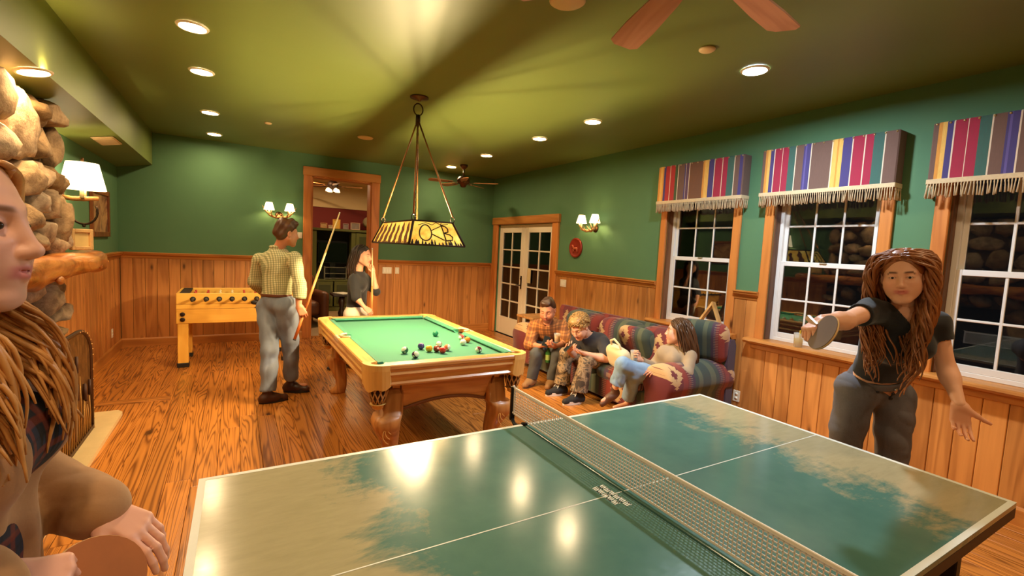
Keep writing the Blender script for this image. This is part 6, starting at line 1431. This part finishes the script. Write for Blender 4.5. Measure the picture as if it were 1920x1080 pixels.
# ---- woman with a cue in the doorway
o, B0, R, c = skin_person('dark haired woman in black top and white trousers holding a cue at the doorway', J_B, ((.78, -.60, -.05), (-.05, 0, 1)), [(J_B['wrR'], (.7, -.1, -.6), (-.3, .8, -.3), 1, (.5, .5, .55, .6), .3, .95), (J_B['wrL'], (-.35, .1, .9), (-.5, -.8, 0), -1, (1.0, 1.05, 1.1, 1.15), .8, .95)], SK1, LIP1, BRD, False, 1.08)
S = Solid(); up, rt, fw, L = torso(S, J_B, .012, False, .03)
for sd in 'RL': arm(S, J_B, sd, .014, False, (.048, .044, .036), 'el')
pel = nv(*J_B['pel']); S.half(pel+up*.07, -up); S.cone(nv(*J_B['neck'])+up*.035, nv(*J_B['neck'])+up*.12, .07, .08, .01, sub=True)
BLK = cloth_mat('black_knit', lin(26, 24, 26), .3); cloth('top', S, .008, BLK, o, B0, .006, 26, 4)
S = Solid(); torso(S, J_B, .010, False); S.half(pel+up*.08, up)
for sd in 'RL': leg(S, J_B, sd, .012, False, .095)
for sd in 'RL': an = nv(*J_B['an'+sd]); S.cone(an+nv(0, 0, -.06), an+nv(0, 0, -.2), .12, .12, .004, sub=True)
cloth('trousers', S, .008, cloth_mat('white_denim', lin(222, 206, 184), .08), o, B0, .006, 24, 9)
for sd in 'RL': shoe('shoe', J_B, sd, plain('shoe_black', lin(24, 18, 18), .4), o, B0, .034, .02)
DH = hair_mat('near_black_hair', lin(14, 9, 7), lin(60, 36, 24))
cap_hair('hair', c, R, 1.08, DH, o, B0, [((0, -.020, .050), (.084, .100, .084), .02), ((0, -.060, -.02), (.080, .055, .10), .03)], .005, .005, 60)
TF = np.stack([rt, fw, up], 1); parted(c, R, 1.08, 120, .36, [(nv(*J_B['neck'])-up*.09, TF, nv(.15, .10, .11))], 5, (.010, .003), .006, 5.0, .0, .30).build('long_hair', DH, o, tuple(-B0))
cue_stick('wooden cue held upright by the woman in the doorway', J_B['cue0'], J_B['cue1'])
# ---- man in plaid shirt on the sofa
o, B0, R, c = skin_person('bearded man in orange plaid shirt looking at his phone on the sofa', J_C, ((-.72, -.62, -.42), (-.1, -.1, 1)), [(J_C['wrR'], (.55, -.75, .10), (.15, .2, .95), 1, (.55, .6, .65, .7), .5, 1.08), (J_C['wrL'], (-.85, -.35, .10), (-.1, .2, .95), -1, (.55, .6, .65, .7), .5, 1.08)], SK2, lin(186, 100, 84), lin(50, 30, 18), True, 1.16, lin(70, 42, 26))
PLD = check_mat('orange_plaid', lin(206, 132, 70), lin(84, 44, 30), .085, [(.6, -.75, 0), (-.25, -.2, 1)], .42, lin(60, 36, 36))
S = Solid(); up, rt, fw, L = torso(S, J_C, .020, True, sh=1.04)
for sd in 'RL': arm(S, J_C, sd, .016, True, (.062, .056, .046), 'el'); w_ = nv(*J_C['wr'+sd]); e = nv(*J_C['el'+sd]); S.cone(e, e+(w_-e)*.35, .056, .050, .03)
S.cone(nv(*J_C['neck'])+up*.055, nv(*J_C['neck'])+up*.13, .075, .08, .01, sub=True)
cloth('shirt', S, .008, PLD, o, B0, .010, 24, 5)
nk = nv(*J_C['neck']); MB().tube([tuple(nk+up*.035+(rt*math.cos(a)*.072+fw*math.sin(a)*.066)-B0) for a in np.linspace(PI*.62, PI*2.38, 17)], [.018]*17, 8).build('collar', PLD, o)
S = Solid(); S.cone(J_C['hipR'], J_C['hipL'], .11, .11, .03)
for sd in 'RL': leg(S, J_C, sd, .010, True, .062); an = nv(*J_C['an'+sd]); S.cone(an+nv(0, 0, -.05), an+nv(0, 0, -.16), .09, .09, .004, sub=True)
cloth('jeans', S, .008, jean_mat('dark_denim', lin(34, 38, 52), lin(104, 104, 100)), o, B0, .012, 30, 6, (.8, .8, 1.0))
for sd in 'RL': shoe('boot', J_C, sd, plain('boot_suede', lin(150, 108, 66), .8, var=.15, vscale=20), o, B0, .046, .05, plain('boot_sole_tan', lin(90, 64, 42), .7))
HMC = hair_mat('brown_short_hair', lin(30, 18, 12), lin(92, 58, 36))
cap_hair('hair', c, R, 1.16, HMC, o, B0, [((0, -.018, .050), (.080, .098, .084), .02), ((0, .040, .108), (.058, .050, .030), .03), ((0, -.045, .01), (.074, .060, .07), .03)], .005, .006, 80)
# ---- curly haired man on the sofa
o, B0, R, c = skin_person('curly haired man in dark T-shirt and camouflage trousers on the sofa bent over a phone', J_D, ((-.82, -.30, -.62), (-.5, -.15, .8)), [(J_D['wrR'], (-.35, -.75, .35), (.1, -.2, .9), 1, (.5, .55, .6, .65), .5, 1.05), (J_D['wrL'], (-.85, .40, .25), (-.1, -.2, .9), -1, (.5, .55, .6, .65), .5, 1.05)], SK3, lin(196, 110, 96), lin(110, 78, 44), True, 1.12)
TEE = cloth_mat('charcoal_tee', lin(42, 40, 46), .2)
S = Solid(); up, rt, fw, L = torso(S, J_D, .016, True, sh=.98)
for sd in 'RL': s0, e0 = nv(*J_D['sh'+sd]), nv(*J_D['el'+sd]); S.cone(s0, s0+(e0-s0)*.80, .068, .066, .03)
S.cone(nv(*J_D['neck'])+up*.045, nv(*J_D['neck'])+up*.12, .075, .08, .01, sub=True)
cloth('t_shirt', S, .008, TEE, o, B0, .008, 24, 11)
s = NT('camouflage'); v = s.coords((11, 11, 11)); f = s.noise(v, 1.0, 3, .55, .8); s.col(s.ramp(f, [(0, lin(70, 56, 44)), (.42, lin(118, 96, 72)), (.5, lin(160, 134, 104)), (.58, lin(92, 84, 72)), (.66, lin(138, 112, 84))], 'CONSTANT')); s.set(Roughness=.9); CAMO = s.m
S = Solid(); S.cone(J_D['hipR'], J_D['hipL'], .115, .115, .03)
for sd in 'RL': leg(S, J_D, sd, .014, True, .098); an = nv(*J_D['an'+sd]); S.cone(an+nv(0, 0, -.03), an+nv(0, 0, -.16), .12, .12, .004, sub=True)
cloth('camo_trousers', S, .008, CAMO, o, B0, .009, 22, 7)
for sd in 'RL': shoe('sneaker', J_D, sd, plain('sneaker_black', lin(32, 28, 30), .8), o, B0, .046, .02, plain('sneaker_white', lin(238, 230, 220), .5), plain('lace_white', lin(240, 234, 224), .7), L=1.12)
CH = hair_mat('curly_blond_hair', lin(104, 68, 32), lin(214, 168, 100))
cap_hair('hair', c, R, 1.12, CH, o, B0, [((0, -.018, .055), (.084, .100, .086), .02), ((0, .030, .108), (.066, .060, .036), .03)], .005, .004, 60)
m = MB(); rs = np.random.RandomState(4); P, Dd = scalp(c, R, 1.12, 260, 7, .80, -.25, 1.08)
for p, d in zip(P, Dd):
    a = unit(np.cross(d, rs.normal(size=3))); b = np.cross(d, a); ph = rs.uniform(0, 6.28); rr_ = rs.uniform(.008, .014)
    m.tube([tuple(p-B0+d*(.003+.0035*i)+(a*math.cos(ph+i*1.15)+b*math.sin(ph+i*1.15))*rr_) for i in range(8)], [.006, .0062, .0062, .006, .0055, .005, .004, .003], 5)
m.build('curls', CH, o)
# ---- woman lounging on the sofa
o, B0, R, c = skin_person('long haired woman in beige top and light jeans lounging on the sofa', J_E, ((-.62, .76, .02), (.15, .0, 1)), [(J_E['wrR'], (-.75, .1, .45), (.3, -.9, .1), 1, (.7, .75, .8, .85), .6, 1.0), (J_E['wrL'], (-.85, .45, -.1), (.1, .3, -.9), -1, (.3, .3, .35, .4), .3, 1.0)], SK3, LIP2, lin(70, 44, 28), False, 1.12, smile=.7)
S = Solid(); up, rt, fw, L = torso(S, J_E, .012, False, .035, sh=1.05)
for sd in 'RL': arm(S, J_E, sd, .012, False, (.046, .040, .030)); w_ = nv(*J_E['wr'+sd]); e = nv(*J_E['el'+sd]); u = unit(w_-e); S.cone(w_+u*.015, w_+u*.06, .05, .05, .004, sub=True)
S.cone(nv(*J_E['neck'])+up*.028, nv(*J_E['neck'])+up*.12, .075, .085, .01, sub=True)
cloth('top', S, .0075, cloth_mat('beige_knit', lin(160, 136, 108), .1), o, B0, .006, 26, 12)
S = Solid(); S.cone(J_E['hipR'], J_E['hipL'], .112, .112, .03)
for sd in 'RL': leg(S, J_E, sd, .010, False, .068); an = nv(*J_E['an'+sd]); u = unit(an-nv(*J_E['kn'+sd])); S.cone(an+u*.0, an+u*.12, .09, .10, .004, sub=True)
cloth('jeans', S, .0075, jean_mat('light_denim', lin(84, 116, 158), lin(164, 190, 214)), o, B0, .011, 30, 13, (.9, .9, .9))
for sd in 'RL': shoe('ankle_boot', J_E, sd, plain('boot_taupe', lin(92, 56, 38), .5, var=.15, vscale=20), o, B0, .034, .02, plain('heel_cream', lin(214, 190, 160), .5))
BH = hair_mat('brown_long_hair', lin(36, 22, 14), lin(116, 76, 46))
cap_hair('hair', c, R, 1.12, BH, o, B0, [((0, -.020, .050), (.084, .100, .084), .02), ((0, -.055, -.02), (.080, .058, .10), .03)], .005, .005, 60)
TF = np.stack([rt, fw, up], 1); parted(c, R, 1.12, 140, .38, [(nv(*J_E['neck'])-up*.09, TF, nv(.15, .10, .11)), (nv(*J_E['neck'])-up*.22, TF, nv(.14, .13, .16))], 6, (.010, .003), .006, 5.0, -.10, .30).build('long_hair', BH, o, tuple(-B0))
# ---- woman playing at the far end of the table
_cd = unit(nv(-.943, -.334, .02))
o, B0, R, c = skin_person('auburn haired woman in black crop top and grey jeans swinging a paddle by the windows', J_F, ((-.95, -.27, -.10), (-.16, .06, 1)), [(J_F['wrR'], (-.88, .12, -.40), (.25, -.25, -.9), 1, (1.0, 1.05, 1.1, 1.1), .8, 1.0), (J_F['wrL'], (.02, -.12, -1.0), (-.85, -.45, -.1), -1, (.42, .55, .62, .70), -.55, 1.02)], lin(230, 172, 140), lin(198, 104, 98), lin(72, 42, 24), False, 1.0, vh=.0026, vhand=.0030, vfine=.005, eyes=True, smile=.8, bust=.05)
S = Solid(); up, rt, fw, L = torso(S, J_F, .008, False, .040, sh=.96)
for sd in 'RL': s0, e0 = nv(*J_F['sh'+sd]), nv(*J_F['el'+sd]); S.cone(s0, s0+(e0-s0)*.42, .056, .052, .03); q = s0+(e0-s0)*.52; S.cone(q+(e0-s0)*.10, q+(e0-s0)*.35, .08, .08, .004, sub=True)
pel = nv(*J_F['pel']); nk = nv(*J_F['neck']); S.half(pel+up*.115, -up); S.cone(nk+up*.030+fw*.02, nk+up*.12, .080, .09, .012, sub=True)
cloth('crop_top', S, .006, cloth_mat('black_jersey', lin(22, 20, 24), .25), o, B0, .006, 22, 21)
S = Solid(); torso(S, J_F, .012, False, sh=.88); S.half(pel+up*.095, up)
for sd in 'RL': leg(S, J_F, sd, .010, False, .068, thick=.90)
for x in (-1, 1): S.ell(pel-up*.03+rt*x*.055-fw*.045, (.070, .072, .08), None, .05)
for sd in 'RL': an = nv(*J_F['an'+sd]); S.cone(an+nv(0, 0, -.05), an+nv(0, 0, -.2), .12, .12, .004, sub=True)
GJ = jean_mat('charcoal_denim', lin(50, 48, 54), lin(116, 110, 114)); cloth('jeans', S, .006, GJ, o, B0, .009, 34, 22, (.7, .7, 1.3))
S = Solid(); S.cone(pel+up*.062, pel+up*.095, .148, .140, .01, flat=(fw, .76)); S.half(pel+up*.098, up, .002); S.half(pel+up*.062, -up, .002); V, F = S.net(.005); wb_ = link_mesh('waistband', mesh_np('waistband', V-B0, F), GJ, o)
for k in range(4): q = pel+up*(.078-.036*k)+fw*(.112-.003*k)-rt*.012-B0; MB().sphere(tuple(q), .0085, 10, 6).build('button', M_CHROME if k == 0 else plain('dark_button', lin(60, 54, 50), .35, .7), o)
pk = MB()
for x in (-1, 1): pk.tube([tuple(pel+up*(.062-.055*t**1.6)+rt*x*(.062+.055*t)+fw*(.104-.05*t)-B0) for t in np.linspace(0, 1, 7)], .004, 6)
pk.tube([tuple(pel+up*(.062-.03*k)+fw*(.114-.002*k*k)-rt*.004-B0) for k in range(5)], .004, 6); tag(pk.build('seams', plain('seam_dark', lin(34, 32, 36), .9), o), kind='stuff')
for sd in 'RL': shoe('shoe', J_F, sd, plain('shoe_white', lin(210, 204, 196), .5), o, B0, .038, .02, plain('shoe_sole', lin(230, 226, 220), .6))
AH = hair_mat('auburn_hair', lin(74, 38, 18), lin(186, 114, 60))
cap_hair('hair', c, R, 1.0, AH, o, B0, [((0, -.020, .050), (.086, .102, .086), .02), ((0, -.055, -.03), (.086, .060, .11), .03)], .004, .004, 60)
rs = np.random.RandomState(12); TF = np.stack([rt, fw, up], 1)
col_ = [(nk-up*.08, TF, nv(.15, .085, .10)), (nk-up*.20+fw*.03, TF, nv(.135, .115, .15))]
parted(c, R, 1.0, 340, .50, col_, 13, (.0085, .0025), .020, 7.0, .22, .10).build('long_hair', AH, o, tuple(-B0))
def paddle(label, ctr, hdir, nrm, front, back, edge=None):
    ctr = nv(*ctr); u = unit(hdir); n = unit(nv(*nrm)-u*(nv(*nrm)@u)); s_ = np.cross(u, n); Mx = Matrix((( s_[0], u[0], n[0]), (s_[1], u[1], n[1]), (s_[2], u[2], n[2]))).to_4x4()
    t = thing('table_tennis_paddle', label, 'paddle', tuple(ctr), 0, 'table tennis paddles'); t.rotation_euler = Mx.to_euler()
    out = [(.075*math.sin(a), .079*math.cos(a)) for a in np.linspace(0, 2*PI, 33)[:-1]]
    MB().prism(out, -.003, .003).build('blade', edge or plain('paddle_ply', lin(222, 182, 124), .5), t)
    top = [(x*.985, max(y, -.062)*.985) for x, y in out]
    MB().prism(top, .003, .0055).build('front_rubber', front, t); MB().prism(top, -.0055, -.003).build('back_rubber', back, t)
    MB().box(-.013, .013, -.165, -.055, -.011, .011, .006).build('handle', wood('paddle_handle', lin(176, 120, 64), lin(220, 170, 110), 'Y', 3, rough=.4), t)
    return t
RG, RR_, RO = plain('rubber_grey', lin(112, 92, 84), .6, var=.1), plain('rubber_red', lin(196, 44, 34), .5), plain('rubber_worn_orange', lin(168, 96, 44), .5, var=.25, vscale=12)
paddle('grey faced paddle in the fist of the woman by the windows', (2.005, .945, 1.377), nv(2.005, .945, 1.377)-nv(2.075, 1.02, 1.402), _cd, RG, RG)
# ---- woman in the left foreground
J_G = {'head': (-.378, 1.012, 1.637), 'neck': (-.415, 1.04, 1.45), 'shR': (-.45, .885, 1.375), 'shL': (-.41, 1.235, 1.365), 'elR': (-.47, .865, 1.10), 'wrR': (-.325, .985, 1.085), 'elL': (-.372, 1.315, 1.105), 'wrL': (-.232, 1.171, 1.088), 'pel': (-.43, 1.075, .93), 'hipR': (-.44, .98, .88), 'hipL': (-.42, 1.17, .88), 'knR': (-.42, .97, .48), 'knL': (-.40, 1.19, .48), 'anR': (-.46, .96, .09), 'anL': (-.44, 1.20, .09), 'toR': (-.30, .94, .035), 'toL': (-.28, 1.20, .035)}
o, B0, R, c = skin_person('woman in tan jacket at the left edge facing the table tennis table', J_G, ((.985, -.17, -.02), (0, 0, 1)), [(J_G['wrR'], (.80, .25, -.25), (.10, .55, -.80), 1, (1.0, 1.05, 1.1, 1.1), .8, 1.0), (J_G['wrL'], (.80, -.42, -.42), (-.15, .25, -.95), -1, (.32, .38, .42, .48), .1, 1.0)], lin(222, 170, 150), lin(196, 108, 110), lin(120, 78, 44), False, 1.05, vh=.0022, vhand=.0032, eyes=True, smile=.9)
S = Solid(); up, rt, fw, L = torso(S, J_G, .010, False, .04); pel = nv(*J_G['pel']); nk = nv(*J_G['neck']); S.half(pel+up*.02, -up)
NVP = check_mat('navy_plaid', lin(28, 32, 48), lin(120, 48, 26), .05, [(0, 1, 0), (0, 0, 1)], .25, lin(16, 18, 26)); cloth('shirt', S, .008, NVP, o, B0, .004, 24, 31)
TANJ = cloth_mat('tan_corduroy', lin(168, 124, 84), .12, 30)
S = Solid(); torso(S, J_G, .026, False, .02, sh=.98); S.cone(pel+up*.02, pel+up*.25, .172, .150, .05, flat=(fw, .74))
for sd in 'RL': arm(S, J_G, sd, .02, False, (.044, .038, .034)); w_ = nv(*J_G['wr'+sd]); e = nv(*J_G['el'+sd]); u = unit(w_-e); S.cone(w_+u*.005, w_+u*.06, .075, .075, .004, sub=True); S.cone(w_-u*.06, w_-u*.01, .054, .058, .02)
S.half(pel-up*.03, -up); S.cone(nk+up*.03, nk+up*.14, .08, .09, .01, sub=True)
S.cone(nk+fw*.150, pel+fw*.180-up*.06, .058, .066, .02, sub=True)
cloth('jacket', S, .006, TANJ, o, B0, .007, 24, 32)
lap = MB()
for x in (-1, 1): lap.tube([tuple(nk+up*.04-fw*.06+rt*x*.03-B0), tuple(nk+up*.02+rt*x*.085+fw*.02-B0), tuple(nk-up*.07+rt*x*.075+fw*.10-B0), tuple(nk-up*.17+rt*x*.070+fw*.118-B0)], [.022, .026, .030, .010], 8, True, True, .45)
lap.build('collar', cloth_mat('fleece_collar', lin(196, 168, 140), .12, 30), o)
S = Solid(); torso(S, J_G, .010, False); S.half(pel+up*.06, up)
for sd in 'RL': leg(S, J_G, sd, .012, False, .060)
cloth('jeans', S, .009, jean_mat('blue_denim_dark', lin(36, 46, 70), lin(84, 96, 124)), o, B0, .006, 24, 33)
for sd in 'RL': shoe('boot', J_G, sd, plain('boot_brown_b', lin(80, 46, 28), .5), o, B0, .036, .03, plain('boot_sole', lin(30, 20, 16), .7))
SH = hair_mat('strawberry_blond_hair', lin(150, 86, 36), lin(240, 180, 108))
cap_hair('hair', c, R, 1.05, SH, o, B0, [((0, -.022, .050), (.086, .102, .086), .02), ((0, -.060, -.03), (.084, .060, .11), .03)], .004, .004, 60)
TF = np.stack([rt, fw, up], 1); col_ = [(nk-up*.08, TF, nv(.17, .115, .12)), (nk-up*.22+fw*.02, TF, nv(.15, .135, .19))]
parted(c, R, 1.05, 280, .42, col_, 20, (.0080, .002), .012, 5.0, .62, .22).build('long_hair', SH, o, tuple(-B0))
rs = np.random.RandomState(31); P = [c+R@nv(x*rs.uniform(.05, .085), rs.uniform(-.07, .0), rs.uniform(-.10, .0)) for x in (1, -1) for _ in range(80)]
locks(P, [R@unit(nv(0, .25, -1)) for _ in P], [rs.uniform(.22, .33) for _ in P], col_, (.0085, .002), .40, .014, 5.0, seed=33, pull=lambda p: R[:, 1]*(.95 if (p-c)@R[:, 1] < .09 else .05), stiff=.66).build('front_hair', SH, o, tuple(-B0))
paddle('worn orange paddle held by the woman at the left edge', (-.212, 1.035, 1.020), nv(-.212, 1.035, 1.020)-nv(-.305, 1.0, 1.066), (.25, -.75, .60), RO, RR_)
# ------------------------------------------------------------------ phones, drinks, bag
def phone(loc, rot, label):
    t = thing('phone', label, 'phone', loc, 0, 'mobile phones'); t.rotation_euler = rot
    MB().box(-.037, .037, -.075, .075, -.004, .004, .003).build('case', plain('phone_black', lin(20, 18, 20), .35), t); MB().box(-.033, .033, -.069, .069, .004, .0046).build('screen', plain('phone_screen', lin(30, 32, 38), .1), t)
    MB().lathe([(.010, -.0055), (.010, -.004)], 12, (.018, .055, 0)).build('camera_lens', plain('lens_dark', lin(10, 10, 12), .1), t); return t
phone((3.185, 4.50, .575), (.75, .15, 2.35+PI), 'black phone held by the man in the plaid shirt'); phone((3.165, 4.03, .615), (.85, .1, 1.25+PI), 'black phone held by the curly haired man')
cup((3.30, 4.44, .575), 'clear cup of orange drink between the two seated men', plain('orange_drink', lin(226, 160, 60), .2), .028, .038, .10, .7)
cup((3.452, 3.335, .585), 'iced drink cup in the hand of the seated woman', plain('ice_drink', lin(214, 190, 150), .2), .030, .040, .11, .7)
bt = thing('green_bottle', 'small green bottle held between the knees of the plaid shirt man', 'bottle', (3.26, 4.55, .30)); MB().lathe([(0, 0), (.03, 0), (.032, .01), (.032, .12), (.014, .165), (.013, .21)], 18).build('glass', plain('bottle_green', lin(44, 92, 40), .15), bt); MB().lathe([(.0145, .205), (.0145, .22), (0, .222)], 14).build('cap', M_BRASS, bt); MB().lathe([(.0325, .035), (.0325, .10)], 18, cap=False).build('label', plain('bottle_label', lin(150, 170, 90), .6), bt)
bg = soft('cream_tote', cloth_mat('cream_canvas', lin(226, 206, 166), .08), None, -.07, .07, -.17, .17, 0, .24, .06, .02); bg.location = (3.60, 3.66, .425); bg.rotation_euler = (.1, -.35, -.2); tag(bg, 'cream soft bag between the curly haired man and the lounging woman', 'bag')
MB().tube([(0, -.10, .20), (-.01, -.08, .31), (-.01, .0, .35), (-.01, .08, .31), (0, .10, .20)], .012, 8).build('strap', MATS['cream_canvas'], bg)
